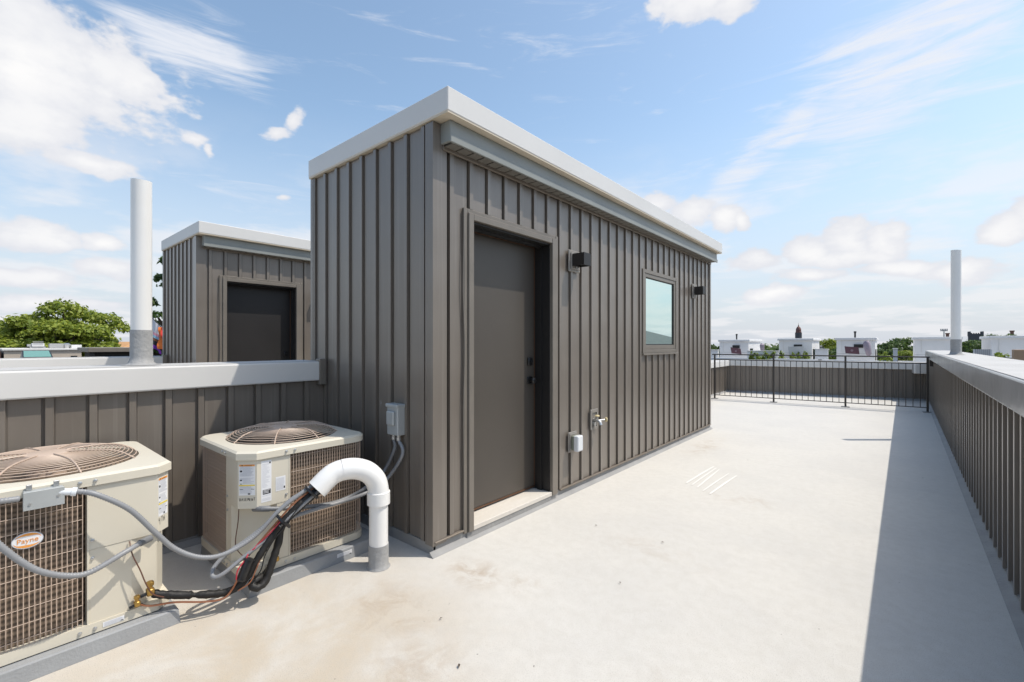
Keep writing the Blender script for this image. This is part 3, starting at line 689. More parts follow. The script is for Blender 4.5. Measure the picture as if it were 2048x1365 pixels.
# ------------------------------------------------------------------ neighbour copies
OFF = Vector((-4.80, 0, 0))
n_shed = copy_tree(shed); n_shed.location += OFF; n_shed['label'] = 'smaller looking bronze stair shed behind the left parapet'
for ch in n_shed.children:
    if ch.name.split('.')[0] == 'door':
        ch.data = ch.data.copy(); ch.data.materials.clear(); ch.data.materials.append(M['door_dark']); ch['label'] = 'darker door of the farther shed'
n_lamp = copy_tree(lamp1); n_lamp.location += OFF; n_lamp['label'] = 'cube lamp on the farther shed, half hidden by the near shed'
n_par = copy_tree(par_l); n_par.location += OFF + Vector((0, 0, -.045)); n_par['label'] = 'second grey coping farther left, across the neighbouring deck'
MB().box((-4.30, WY1, 0), (-4.05, 13.9, .7)).box((-4.09, -1.25, -.2), (-4.05, WY0, 1.0))

# ------------------------------------------------------------------ vent pipes on the parapets
def vent(name, loc, r, h, hg, label):
    e_ = empty(name, loc, 0, label, 'pipe')
    q = MB().lathe([(r+.05, .002), (r+.028, .006), (r+.012, .018), (r+.004, .05), (r+.004, hg)], seg=28)
    q.build('coated_base', 'pvc_grey', e_)
    w = .006; sl = .018   # slightly slanted cut at the top
    m = MB().lathe([(r, .01), (r, h), (r-w, h), (r-w, h-.3)], seg=28); m.v = [(x, y_, z + (-x*.35*sl/r if z > h-.01 else 0)) for x, y_, z in m.v]
    m.build('pipe', 'pvc', e_); return e_
vent('vent_pipe', (-3.86, .73, 1.2265), .057, 1.235, .235, 'tall white vent pipe standing on the left parapet')
pr = PX(1910, 712, .66); 
vent('vent_pipe', (.66, pr.y-.15, 1.2125), .056, 1.49, .22, 'white vent pipe with grey base on the right parapet')

# ------------------------------------------------------------------ railing
rl = empty('guard_railing', (-3.46, 11.98, 0), 0, 'dark metal guard railing across the far end of the deck', 'railing')
posts = [Vector((-3.46, 11.98, 0)), Vector((-2.18, 12.08, 0)), Vector((-.83, 12.19, 0)), Vector((.49, 12.30, 0))]
def rloc(p): return p - posts[0]
dv = (posts[-1]-posts[0]).normalized(); ra = math.atan2(dv.y, dv.x); RZM = Matrix.Rotation(ra, 4, 'Z')
pm = MB().bbox((-.018, -.018, .0), (.018, .018, 1.09), .003).xf(RZM).mesh('post', 'rail'); bm_ = MB().bbox((-.075, -.075, 0), (.075, .075, .012), .003).xf(RZM).mesh('base_plate', 'membrane')
blm = MB().box((-.006, -.006, .10), (.006, .006, .965)).xf(RZM).mesh('baluster', 'rail')
for p in posts: obj('post', pm, rl, rloc(p)); obj('base_plate', bm_, rl, rloc(p)+Vector((0, 0, .001)))
for (z, h, w) in ((1.091, .026, .044), (.965, .024, .032), (.085, .016, .026)):
    ex = .06 if z > 1 else -.022
    if z > 1:
        MB().bbox((-ex, -w/2, z), ((posts[-1]-posts[0]).length+.10, w/2, z+h), .004).xf(RZM).build('top_rail', 'rail', rl)
    else:
        for a, b in zip(posts, posts[1:]):
            MB().bbox((.0185, -w/2, z), ((b-a).length-.0185, w/2, z+h), .002).xf(Matrix.Rotation(math.atan2((b-a).y, (b-a).x), 4, 'Z')).build('rail_bar', 'rail', rl, rloc(a))
for a, b, k in zip(posts, posts[1:], (10, 11, 11)):
    for i in range(1, k+1): obj('baluster', blm, rl, rloc(a.lerp(b, i/(k+1))))
MB().box((-.02, -.01, .92), (.06, .01, 1.09)).xf(RZM).build('wall_bracket', 'rail', rl, rloc(posts[-1])+Vector((.05, 0, 0)))

# ------------------------------------------------------------------ air conditioners
def rrect(w, rad, ch, seg=6, inset=0.0):
    """square footprint: rounded corners, the (+x,-y) corner chamfered by ch"""
    h = w/2-inset; rad = max(rad-inset, .01); pts = [(h-ch, -h), (h, -h+ch)]
    for cx, cy, a0 in ((h-rad, h-rad, 0), (-h+rad, h-rad, 90), (-h+rad, -h+rad, 180)):
        for k in range(seg+1):
            a = math.radians(a0+90*k/seg); pts.append((cx+rad*math.cos(a), cy+rad*math.sin(a)))
    return pts
def label_part(parent, name, o, ud, w, h, kind, rnd):
    """paper label in the plane spanned by ud and z, with printed lines as its child"""
    o, ud = Vector(o), Vector(ud).normalized(); up = Vector((0, 0, 1)); nn = ud.cross(up)
    def q(mb, a, b, c, d, lift, mi=0):
        f = lambda x, z: o + ud*x + up*z + nn*lift
        mb.add([f(a, b), f(c, b), f(c, d), f(a, d)], [(0, 1, 2, 3)], mi)
    m = MB(); b0 = [o+nn*.0004, o+ud*w+nn*.0004, o+ud*w+up*h+nn*.0004, o+up*h+nn*.0004]; t0 = [p+nn*.0006 for p in b0]
    m.add(b0+t0, [(3,2,1,0),(4,5,6,7),(0,1,5,4),(1,2,6,5),(2,3,7,6),(3,0,4,7)]); pl_ = m.build(name, 'paper', parent)
    k = MB()
    if kind == 'warning':
        q(k, w*.02, h*.94, w*.98, h*.995, .0016, 1); q(k, w*.02, h*.30, w*.98, h*.345, .0016, 2)
        q(k, w*.15, h*.955, w*.25, h*.98, .0019, 0); q(k, w*.35, h*.957, w*.8, h*.968, .0019, 0)
        rows = [z for z in np.arange(.62, .93, .022)] + [z for z in np.arange(.375, .56, .026)] + [z for z in np.arange(.07, .28, .026)]
        for z in rows:
            ind = .25 if (.72 < z < .84 or .38 < z < .5) else .06
            q(k, w*ind, h*z, w*(.72+.24*rnd.random()), h*(z+.009), .0016, 3)
        q(k, w*.06, h*.75, w*.20, h*.81, .0018, 0); q(k, w*.06, h*.47, w*.19, h*.51, .0018, 0); q(k, w*.08, h*.36, w*.16, h*.38, .0018, 0)
        q(k, w*.05, h*.19, w*.25, h*.202, .0019, 0); q(k, w*.75, h*.19, w*.95, h*.202, .0019, 0); q(k, w*.55, h*.025, w*.70, h*.065, .0018, 0)
    elif kind == 'rating':
        for z in np.arange(.36, .93, .028): q(k, w*.08, h*z, w*(.4+.5*rnd.random()), h*(z+.006), .0016, 3)
        q(k, w*.78, h*.92, w*.92, h*.96, .0017, 0); q(k, w*.15, h*.19, w*.92, h*.30, .0017, 0)
        for z in (.275, .245, .215): q(k, w*.2, h*z, w*(.6+.25*rnd.random()), h*(z+.012), .0019, 4)
        for z in (.15, .08, .05): q(k, w*.1, h*z, w*.9, h*(z+.006), .0016, 3)
    else:
        for z in np.arange(.1, .92, .075): q(k, w*.06, h*z, w*(.75+.2*rnd.random()), h*(z+.02), .0016, 3)
        q(k, w*.82, h*.12, w*.95, h*.28, .0017, 0)
    k.build('print', ['blackink', 'orange', 'yellow', 'grid', 'paper'], pl_)
    return pl_
STROKES = {'B': [[(0,0),(0,1)],[(0,1),(.6,.85),(.5,.55),(0,.5),(.65,.4),(.6,.1),(0,0)]], 'A': [[(0,0),(.35,1),(.7,0)],[(.1,.4),(.6,.42)]],
           'S': [[(.6,.95),(.15,.9),(.1,.6),(.55,.45),(.5,.08),(0,.05)]], 'E': [[(.5,.95),(0,.95),(0,0),(.55,.05)],[(0,.5),(.4,.52)]],
           'M': [[(0,0),(.1,1),(.4,.4),(.65,1),(.75,0)]], 'N': [[(0,0),(.05,1),(.55,.05),(.6,1)]], 'T': [[(0,1),(.8,1.05)],[(.4,1),(.38,0)]],
           'H': [[(0,1),(0,0)],[(.55,1),(.55,0)],[(0,.5),(.55,.55)]], '4': [[(.1,1),(0,.5),(.5,.5)],[(.5,1),(.45,-.4)]]}
def handwriting(parent, txt, o, ud, size, lw=.0009):
    o, ud = Vector(o), Vector(ud).normalized(); up = Vector((0, 0, 1)); nn = ud.cross(up); m = MB(); x = 0; rr = random.Random(3)
    for chh in txt:
        dy = rr.uniform(-.1, .1)
        for st in STROKES[chh]:
            for a, b in zip(st, st[1:]):
                A = o + ud*((x+a[0]*.7)*size) + up*((a[1]+dy)*size) + nn*.0014; B = o + ud*((x+b[0]*.7)*size) + up*((b[1]+dy)*size) + nn*.0014
                w_ = nn.cross((B-A).normalized())*lw; m.add([A-w_, B-w_, B+w_, A+w_], [(0, 1, 2, 3)])
        x += .72
    return m.build('handwriting', 'blackink', parent)
def ac_unit(loc, rz, w, z0, z1, ch, pa, pb, label, note, badge, seed):
    """local frame: chamfered control corner at (+x,-y); pa / pb = panel width on the -y / +x face"""
    r = empty('air_conditioner', loc, rz, label, 'air conditioner', 'outdoor air conditioners'); h = w/2; rnd = random.Random(seed); split = .452
    # base pan and top cover
    MB().prism(rrect(w+.008, .09, ch), z0, z0+.045).build('base_pan', 'beige', r)
    low = .21
    body = MB()
    # inner coil body
    def coil_poly(ins): return rrect(w, .09, max(pa, pb)+ch, inset=ins)
    MB().prism(coil_poly(.030), z0+.045, z1-.045).build('coil', 'coil', r)
    # upper control box (proud, chamfered)
    up = [(h-ch-pa, -h), (h-ch, -h), (h, -h+ch), (h, -h+ch+pb), (h-.05, -h+ch+pb), (h-.06, -h+.06+ch), (h-.06-ch, -h+.06), (h-ch-pa, -h+.05)]
    cp = MB().prism(up, split, z1-.046).build('control_panel', 'beige', r)
    # lower service corner: panels set back along a wide diagonal
    lo = [(h-ch-pa, -h+.002), (h-ch-pa*.62, -h+.002), (h-.03, -h+ch+pb*.55), (h-.002, -h+ch+pb*.62), (h-.002, -h+ch+pb), (h-.04, -h+ch+pb), (h-.09, -h+ch+pb*.5), (h-ch-pa*.9, -h+.04)]
    if pa > .2:
        lo = [(h-ch-pa, -h+.002), (h-ch-pa*.40, -h+.002), (h-ch-.0, -h+.045), (h-.045, -h+ch), (h-.002, -h+ch+pb*.5), (h-.002, -h+ch+pb), (h-.04, -h+ch+pb), (h-.09, -h+.10+ch), (h-ch-.05, -h+.10), (h-ch-pa, -h+.05)]
    sv = MB().prism(lo, z0+.0455, split-.0015).build('service_panel', 'beige', r)
    # top cover with lip
    tc_ = rrect(w+.024, .10, ch+.006)
    hole = w*.405; seg = 48
    t = MB(); n = len(tc_); t.add([(x, y_, z1-.046) for x, y_ in tc_]+[(x, y_, z1-.010) for x, y_ in tc_], [(i, (i+1) % n, n+(i+1) % n, n+i) for i in range(n)])
    ins = rrect(w+.024, .10, ch+.006, inset=.012)
    ring = [(math.cos(2*math.pi*k/seg)*(hole+.02), math.sin(2*math.pi*k/seg)*(hole+.02)) for k in range(seg)]
    # top skin: triangulated annulus by angle sort
    bm = bmesh.new()
    o1 = [bm.verts.new((x, y_, z1-.010)) for x, y_ in tc_]; o2 = [bm.verts.new((x, y_, z1)) for x, y_ in ins]; i1 = [bm.verts.new((x, y_, z1+.004)) for x, y_ in ring]
    i2 = [bm.verts.new((x*.97, y_*.97, z1-.08)) for x, y_ in ring]
    for i in range(n): bm.faces.new((o1[i], o1[(i+1) % n], o2[(i+1) % n], o2[i]))
    for i in range(seg): bm.faces.new((i1[i], i1[(i+1) % seg], i2[(i+1) % seg], i2[i])).normal_flip()
    es = [bm.edges.get((o2[i], o2[(i+1) % n])) for i in range(n)] + [bm.edges.get((i1[i], i1[(i+1) % seg])) for i in range(seg)]
    bmesh.ops.triangle_fill(bm, use_beauty=True, edges=es); bmesh.ops.recalc_face_normals(bm, faces=bm.faces); bm.verts.index_update()
    t.add([v.co[:] for v in bm.verts], [tuple(v.index for v in f.verts) for f in bm.faces]); bm.free()
    tcov = t.build('top_cover', 'beige', r)
    # corner posts (rounded corners are grille in the photo: thin posts only at panel edges)
    MB().box((h-ch-pa-.006, -h-.002, z0+.045), (h-ch-pa, -h+.05, z1-.046)).build('panel_edge', 'beige', r); MB().box((h-.05, -h+ch+pb, z0+.045), (h+.002, -h+ch+pb+.006, z1-.046)).build('panel_edge', 'beige', r)
    # louvre grille of wires around the other three sides
    base = rrect(w, .09, ch, seg=10, inset=.004); path = [(h-.004, -h+ch+pb+.012)]
    path += base[2:]
    path += [(h-ch-pa-.012, -h+.004)]
    pv = resample([Vector((x, y_, 0)) for x, y_ in path], .0162)
    wv = MB()
    for p in pv: wv.tube([(p.x, p.y, z0+.05), (p.x, p.y, z1-.05)], .0019, 5, cap=False)
    wv.build('grille_wire', 'wire', r)['kind'] = 'stuff'
    wh = MB(); nzr = 10 if badge else 7
    for i in range(nzr):
        z = z0+.075 + (z1-z0-.14)*i/(nzr-1)
        wh.tube([Vector((x, y_, z))*1 for x, y_ in [(q.x, q.y) for q in pv]], .0015, 5)
    wh.build('grille_band', 'wire', r)['kind'] = 'stuff'
    # fan guard: concentric rings on a shallow dome, ribs, hub plate
    gd = MB(); R1 = w*.425
    def dome(rad): q = min(rad/R1, 1); return z1+.006 + .050*(1-q**6)
    rr = .085
    k = 0
    while rr < R1:
        gd.tube([(math.cos(2*math.pi*i/56)*rr, math.sin(2*math.pi*i/56)*rr, dome(rr)) for i in range(57)], .0024, 5, cap=False); rr += .0155; k += 1
    fg = gd.build('fan_guard', 'wire', r); fg['kind'] = 'stuff'
    hubd = MB().lathe([(.002, dome(0)+.004), (.075, dome(0)+.004), (.088, dome(0)-.001)], seg=32); hubd.build('guard_plate', 'wire', fg)
    for i in range(8):
        a = 2*math.pi*(i+.3)/8; ca, sa = math.cos(a), math.sin(a); pts = []
        for j in range(15):
            q = .07+(R1+.012-.07)*j/14; pts.append((ca*q, sa*q, dome(q)+.004 - (.006 if j == 14 else 0)))
        MB().tube(pts, [.0044 if j % 2 else .003 for j in range(15)], 6).build('guard_rib', 'wire', fg)
    # fan
    fn = MB().lathe([(.01, z1-.02), (.07, z1-.02), (.075, z1-.12), (.01, z1-.12)], seg=20).build('fan_motor', 'wire', r)
    for i in range(3):
        a = 2*math.pi*i/3+.5; b = MB(); pts = []
        for j in range(7):
            q = .07+(hole-.08)*j/6; wd = .55+.25*j/6
            for s_ in (0, 1): aa = a+wd*s_; pts.append((math.cos(aa)*q, math.sin(aa)*q, z1-.06-.05*s_))
        top = [(x, y_, z) for x, y_, z in pts]; bot = [(x, y_, z-.003) for x, y_, z in pts]; m_ = len(top)
        fs = [(2*j, 2*j+1, 2*j+3, 2*j+2) for j in range(6)]; b.add(top+bot, fs+[tuple(m_+i_ for i_ in reversed(f)) for f in fs]); b.build('fan_blade', 'beige', r)
    MB().prism(rrect(w, .1, ch, inset=.06), z1-.34, z1-.335).build('inner_deck', 'core', r)
    # screws
    sm_ = MB().lathe([(.008, 0), (.008, .002), (.0055, .003), (.0055, .007), (.002, .008)], seg=8)
    def screw(p, nrm):
        q = MB(); q.v = list(sm_.v); q.f = list(sm_.f); q.mi = list(sm_.mi); q.sm = list(sm_.sm)
        q.xf(Matrix.Translation(p) @ Vector((0,0,1)).rotation_difference(Vector(nrm)).to_matrix().to_4x4()); q.build('screw', 'steel', r)
    for x in (h-ch-pa-.03, h-ch-pa+.02): screw((x, -h-.0125, z1-.025), (0, -1, 0)); screw((x, -h-.0045, z0+.02), (0, -1, 0))
    for y_ in (-h+ch+pb-.02, -h+ch+pb+.03): screw((h+.0125, y_, z1-.025), (1, 0, 0)); screw((h+.0045, y_, z0+.02), (1, 0, 0))
    screw((h-ch-pa+.012, -h-.0005, split+.04), (0, -1, 0)); screw((h+.0005, -h+ch+pb-.015, split+.04), (1, 0, 0)); screw((h-ch-pa+.012, -h+.0015, split-.04), (0, -1, 0))
    # labels on the chamfer and panel
    cw = ch*math.sqrt(2); d45 = Vector((1, 1, 0)).normalized()
    label_part(cp, 'warning_label', Vector((h-ch, -h, split+.075))+d45*cw*.07, d45, cw*.84, z1-.046-split-.10, 'warning', rnd)
    handwriting(cp, note, Vector((h-ch, -h, split+.045))+d45*cw*.10, d45, cw*(.145 if len(note) > 4 else .30))
    if not badge:
        label_part(cp, 'rating_label', (h, -h+ch+.022, split+.025), (0, 1, 0), .055, z1-split-.085, 'rating', rnd)
        label_part(cp, 'notice_label', (h, -h+ch+.100, split+.07), (0, 1, 0), .055, .082, 'notice', rnd)
    else:
        label_part(r, 'notice_label', (h-ch-.20, -h-.0045, z0+.012), (1, 0, 0), .075, .022, 'notice', rnd)
        bd = empty_badge(r, badge, -h)
    return r
def empty_badge(r, pos, y0):
    """oval maker's badge: white oval, orange swoosh, orange name"""
    x, z = pos; a, b = .046, .033; tilt = math.radians(3)
    def oval(a_, b_, y0_, y1_, m, name, parent, sel=None):
        n = 32; pts = [(x+a_*math.cos(2*math.pi*k/n), z+b_*math.sin(2*math.pi*k/n)) for k in range(n)]
        mb = MB().prism(pts, 0, 1); mb.v = [(px, y0_+(y1_-y0_)*pz, pz_) for (px, pz_, pz) in mb.v]; mb.f = [tuple(reversed(f)) for f in mb.f]; return mb.build(name, m, parent)
    bd = oval(a, b, y0-.002, y0-.006, 'grid', 'badge', r)
    oval(a*.95, b*.93, y0-.0062, y0-.0068, 'paper', 'badge_face', bd)
    for sg in (1, -1):
        top = []; n = 14
        for k in range(n+1):
            th = math.pi*(.08+.74*k/n); top.append((a*.90*math.cos(th), b*.88*math.sin(th)))
        inn = [(p[0]*.96, p[1]*(.62+.30*abs(2*i/n-1)**1.5)) for i, p in enumerate(top)]
        m = MB().add([(x+sg*p[0], y0-.0072, z+sg*p[1]) for p in top]+[(x+sg*p[0], y0-.0072, z+sg*p[1]) for p in inn], [(i, i+1, n+2+i, n+1+i) for i in range(n)])
        m.build('badge_swoosh', 'orange', bd)
    tm = text_mesh('Payne', .027, 'badge_name', 'orange'); o_ = obj('badge_name', tm, bd, (x, y0-.0078, z)); o_.rotation_euler = (math.pi/2, 0, 0)
    return bd
AC2W = .755
ac2 = ac_unit((-2.72-AC2W/2, .95+AC2W/2, 0), 0, AC2W, .082, .770, .072, .168, .175, 'beige air conditioner beside the shed, three labels on its corner and BASEMENT written below', 'BASEMENT', None, 1)
AC1W = .80
ac1 = ac_unit((-2.74-AC1W/2, .634-AC1W/2, 0), math.pi/2, AC1W, .078, .785, .054, .246, .20, 'beige air conditioner at the left edge with an oval badge and 4TH written on it', '4TH', (-.087, .56), 2)
def pad(cx, cy, wx, wy, h_, label):
    r = empty('equipment_pad', (cx, cy, 0), 0, label, 'pad', 'pads under the air conditioners')
    m = MB(); n0 = [(-wx/2, -wy/2), (wx/2, -wy/2), (wx/2, wy/2), (-wx/2, wy/2)]
    a = [(x, y_, .001) for x, y_ in n0]; b = [(x*.985, y_*.985, h_-.006) for x, y_ in n0]; c = [(x*.97, y_*.97, h_) for x, y_ in n0]
    m.add(a+b+c, [(3,2,1,0)]+[(i, (i+1) % 4, 4+(i+1) % 4, 4+i) for i in range(4)]+[(4+i, 4+(i+1) % 4, 8+(i+1) % 4, 8+i) for i in range(4)]+[(8,9,10,11)]); m.build('slab', 'pad', r); return r
p2 = pad(-3.06, 1.375, .81, .83, .076, 'grey pad under the air conditioner beside the shed')
label_part(p2, 'sticker', (.401, .09, .028), (0, 1, 0), .10, .03, 'notice', random.Random(5))
p1 = pad(-3.09, .235, .81, .85, .072, 'grey pad under the air conditioner at the left edge')

# ------------------------------------------------------------------ gooseneck, conduits and refrigerant lines
goose = empty('gooseneck_pipe', (-2.43, 1.61, 0), 0, 'white plastic gooseneck pipe rising from the deck and bending towards the air conditioner', 'pipe')
G0 = Vector((-2.43, 1.61, 0)); R_ = .0575
gp = [P(757, 1003, 2.80), P(757, 985, 2.80), P(752, 962, 2.79), P(736, 945, 2.765), P(714, 938, 2.735), P(691, 939, 2.705), P(668, 947, 2.675), P(651, 961, 2.645), P(637, 976, 2.62), P(631, 982, 2.61)]
gp[0] = Vector((-2.43, 1.61, gp[0].z)); gp[1] = Vector((-2.43, 1.61, gp[1].z))
gl = [p-G0 for p in spline(gp, 8)]
MB().lathe([(R_+.014, .002), (R_+.007, .008), (R_+.003, .02), (R_+.003, .142)], seg=28).build('coated_base', 'pvc_grey', goose)
MB().lathe([(R_-.001, .01), (R_-.001, .47)], seg=28).build('riser', 'pvc', goose)
nel = len(gl); sp = int(nel*.60)
MB().tube(gl[4:sp], R_+.005, 28, cap=False).build('elbow', 'pvc', goose)
MB().tube(gl[sp-1:-4], R_+.004, 28, cap=False).build('elbow', 'pvc', goose)
MB().lathe([(R_+.001, .385), (R_+.011, .388), (R_+.011, .462), (R_+.003, .466)], seg=28).build('coupling', 'pvc', goose)
for i0, i1 in ((sp-5, sp+3), (nel-12, nel)):
    q = gl[i0:i1]; MB().tube([q[0]]+q+[q[-1]]+[q[-1]-(q[-1]-q[-3])*.9], [R_-.002]+[R_+.0115]*len(q)+[R_+.002]+[R_+.002], 28, cap=False).build('hub', 'pvc', goose)
def line(name, mb, m, label, cat, group=None):
    o_ = mb.build(name, m); return tag(o_, label, cat, group)
# conduit A: box on the left machine to the gooseneck
A = [PX(131, 984, -2.690), PX(165, 984, -2.68), P(200, 992, 1.99), P(260, 1020, 2.06), P(310, 1065, 2.13), P(350, 1098, 2.19), P(400, 1115, 2.25), P(450, 1108, 2.32), P(510, 1072, 2.42), P(560, 1020, 2.49), P(605, 985, 2.56), P(634, 966, 2.62), P(655, 952, 2.655)]
ca = empty('flexible_conduit', (0, 0, 0), 0, 'grey flexible conduit sweeping from the junction box on the left machine to the gooseneck', 'conduit', 'grey flexible conduits')
flex(A, .0125).build('hose', 'flex', ca); dA = (A[1]-A[0]).normalized()
MB().tube([A[0]-dA*.02, A[0]+dA*.018, A[0]+dA*.019, A[0]+dA*.035], [.015, .015, .0185, .0185], 12).build('end_fitting', 'clear', ca)
Bp = [P(660, 962, 2.665), P(643, 978, 2.63), P(621, 996, 2.575), P(568, 1044, 2.49), P(533, 1078, 2.44), P(486, 1116, 2.37), P(445, 1149, 2.31), P(426, 1154, 2.30), P(428, 1135, 2.33), P(457, 1105, 2.385), P(491, 1082, 2.44), P(530, 1051, 2.50), P(575, 1005, 2.56), P(612, 981, 2.60), P(650, 955, 2.66)]
cb_ = empty('flexible_conduit', (0, 0, 0), 0, 'grey flexible conduit looped back on itself below the gooseneck', 'conduit', 'grey flexible conduits'); flex(Bp, .0115).build('hose', 'flex', cb_)
Cp = [PX(296, 1079, -2.715), PX(280, 1087, -2.69), PX(248, 1106, -2.655), PX(182, 1144, -2.63), PX(137, 1152, -2.62), PX(83, 1144, -2.61), PX(41, 1123, -2.61), PX(0, 1092, -2.61), PX(-45, 1052, -2.62), PX(-60, 1020, -2.64), PX(-35, 1005, -2.66), PX(0, 1003, -2.675), PX(40, 998, -2.688)]
cc_ = empty('flexible_conduit', (0, 0, 0), 0, 'grey flexible conduit hanging across the left machine below its badge', 'conduit', 'grey flexible conduits'); flex(Cp, .0125).build('hose', 'flex', cc_)
MB().tube([Cp[0]+(Cp[0]-Cp[1])*.3, Cp[0], Cp[1]], .0155, 12).build('end_fitting', 'greypipe', cc_)
# junction box
ja, jb = PX(46, 984, -2.70), PX(127.5, 1005, -2.70)
jbx = empty('junction_box', (-2.7265, (ja.y+jb.y)/2, (ja.z+jb.z)/2-.002), 0, 'small grey metal junction box hanging on the left machine', 'junction box')
hy = (jb.y-ja.y)/2; MB().bbox((.0, -hy, -.036), (.045, hy, .036), .003).build('box_body', 'galv', jbx); MB().bbox((.0455, -hy-.001, -.037), (.0475, hy+.001, .037), .001).build('box_cover', 'galv', jbx)
for yy, zz in ((-hy*.7, -.012), (hy*.7, .004)): MB().tube([(.0476, yy, zz), (.051, yy, zz)], .005, 8).build('screw', 'steel', jbx)
for yy in (-hy*.7, hy*.65): MB().bbox((.004, yy-.009, .0365), (.014, yy+.009, .060), .002).build('strap', 'steel', jbx)
# wall switch conduits
def yx(u, v, Y): return PY(u, v, Y)
s1 = [Vector((bx.x-.025, WY0-.06, bx.z-.135)), PY(789, 899, WY0-.06), PY(767, 944, WY0-.10), PX(735, 973, -2.62), PX(702, 993, -2.66), PX(654, 1009, -2.665), PX(573, 1017, -2.672), PX(525, 1018, -2.70), PX(508, 1018, -2.76)]
s2 = [Vector((bx.x+.03, WY0-.06, bx.z-.135)), PY(805, 909, WY0-.06), PY(775, 957, WY0-.10), PX(735, 985, -2.60), PX(686, 1003, -2.645), PX(638, 1017, -2.65), PX(590, 1033, -2.625), P(563, 1046, 2.51)]
c1 = empty('electrical_conduit', (0, 0, 0), 0, 'dark grey conduit from the wall switch to the control corner marked BASEMENT', 'conduit', 'conduits from the wall switch'); flex(s1, .0135, .02).build('hose', 'greypipe', c1)
MB().tube([s1[-1], s1[-2], s1[-2]+(s1[-3]-s1[-2])*.3], .016, 12).build('end_fitting', 'greypipe', c1)
c2 = empty('electrical_conduit', (0, 0, 0), 0, 'grey conduit from the wall switch joining the tied bundle below the gooseneck', 'conduit', 'conduits from the wall switch'); flex(s2, .0125, .02).build('hose', 'flex', c2)
# insulated suction lines
I1 = [PX(306, 1187, -2.735), P(330, 1190, 2.21), P(400, 1190, 2.275), P(455, 1184, 2.33), P(490, 1160, 2.365), P(520, 1110, 2.41), P(560, 1050, 2.485), P(600, 1008, 2.55), P(634, 976, 2.62), P(656, 960, 2.66)]
q = resample(spline(I1, 16), .012); rn = random.Random(8)
line('insulated_pipe', MB().tube(q, [.0182+rn.uniform(-.0016, .0020)-(.006 if i in (14, 15) else 0) for i in range(len(q))], 12), 'insul', 'black insulated pipe running low from the left machine up into the gooseneck', 'pipe', 'black insulated pipes')
I2 = [PX(545, 1128, -2.735), P(530, 1150, 2.46), P(510, 1162, 2.40), P(503, 1170, 2.375), P(515, 1176, 2.38), P(532, 1160, 2.42), P(546, 1120, 2.46), P(557, 1085, 2.49), P(566, 1050, 2.51), P(605, 1010, 2.57), P(641, 979, 2.63), P(660, 965, 2.67)]
q = resample(spline(I2, 16), .012)
line('insulated_pipe', MB().tube(q, [.0195+rn.uniform(-.002, .0025) for i in range(len(q))], 12), 'insul', 'black insulated pipe kinked in a tight bend at the foot of the BASEMENT machine', 'pipe', 'black insulated pipes')
# copper lines
K1 = [PX(272, 1207, -2.725), P(300, 1212, 2.17), P(350, 1205, 2.21), P(410, 1204, 2.26), P(447, 1197, 2.30), P(465, 1178, 2.325), P(477, 1155, 2.345)]
line('copper_pipe', MB().tube(spline(K1, 12), .0048, 8), 'copper', 'thin copper pipe from the brass valve of the left machine to the black canister', 'pipe', 'copper refrigerant lines')
K2 = [P(497, 1112, 2.40), P(515, 1090, 2.425), P(545, 1055, 2.46), P(580, 1015, 2.51), P(605, 993, 2.555), P(634, 972, 2.615), P(655, 957, 2.65)]
line('copper_pipe', MB().tube(spline(K2, 12), .0055, 8), 'copper', 'copper pipe climbing on top of the tied bundle into the gooseneck', 'pipe', 'copper refrigerant lines')
K3 = [P(476, 1182, 2.33), P(500, 1165, 2.345), P(512, 1140, 2.37), P(520, 1120, 2.40), P(535, 1085, 2.44), P(560, 1055, 2.475)]
line('copper_pipe', MB().tube(spline(K3, 12), .0035, 8), 'copper', 'thinnest copper pipe curling past the right side of the black canister', 'pipe', 'copper refrigerant lines')
# filter drier canister
ka, kb2 = P(499, 1118, 2.375), P(482, 1162, 2.335); kd = (kb2-ka)
dc = empty('filter_canister', (0, 0, 0), 0, 'glossy black canister fixed in the tied bundle of pipes', 'canister')
MB().tube([ka-kd*.06, ka, ka+kd*.05, ka+kd*.06, kb2-kd*.06, kb2-kd*.02, kb2+kd*.06], [.012, .026, .027, .0245, .0245, .023, .010], 20).build('canister_body', 'dark', dc)
MB().tube([ka+kd*.0, ka+kd*.07], .0285, 20).build('clamp', 'dark', dc); MB().tube([kb2-kd*.12, kb2-kd*.06], .0265, 20).build('clamp', 'dark', dc)
# cable ties round the bundle
for i, (u, v, t, dr_) in enumerate(((623, 985, 2.59, (640-600, -(975-1012))), (567, 1043, 2.488, (40, 38)))):
    c = P(u, v, t); ax = (P(u+20, v-20, t+.03)-c).normalized(); m = MB().lathe([(.046, -.006), (.050, -.006), (.050, .006), (.046, .006)], seg=24)
    m.xf(Matrix.Translation(c) @ Vector((0,0,1)).rotation_difference(ax).to_matrix().to_4x4()); line('cable_tie', m, 'dark', ('black cable tie at the mouth of the gooseneck', 'black cable tie halfway down the bundle of pipes')[i], 'cable tie', 'cable ties')
line('control_wire', MB().tube(spline([P(636, 978, 2.60), P(600, 1012, 2.52), P(570, 1052, 2.465), P(548, 1080, 2.43), P(530, 1112, 2.41), P(522, 1140, 2.385), P(505, 1165, 2.365)], 10), .0032, 6), 'dark', 'thin black wire tied along the front of the pipe bundle', 'wire', 'wires in the pipe bundle')
line('control_wire', MB().tube(spline([P(560, 1044, 2.46), P(535, 1072, 2.43), P(515, 1090, 2.41), P(508, 1098, 2.395), P(498, 1105, 2.385), P(492, 1118, 2.36), P(476, 1140, 2.325), P(472, 1160, 2.315)], 10), .0036, 6), 'redwire', 'thin red wire running beside the black canister', 'wire', 'wires in the pipe bundle')
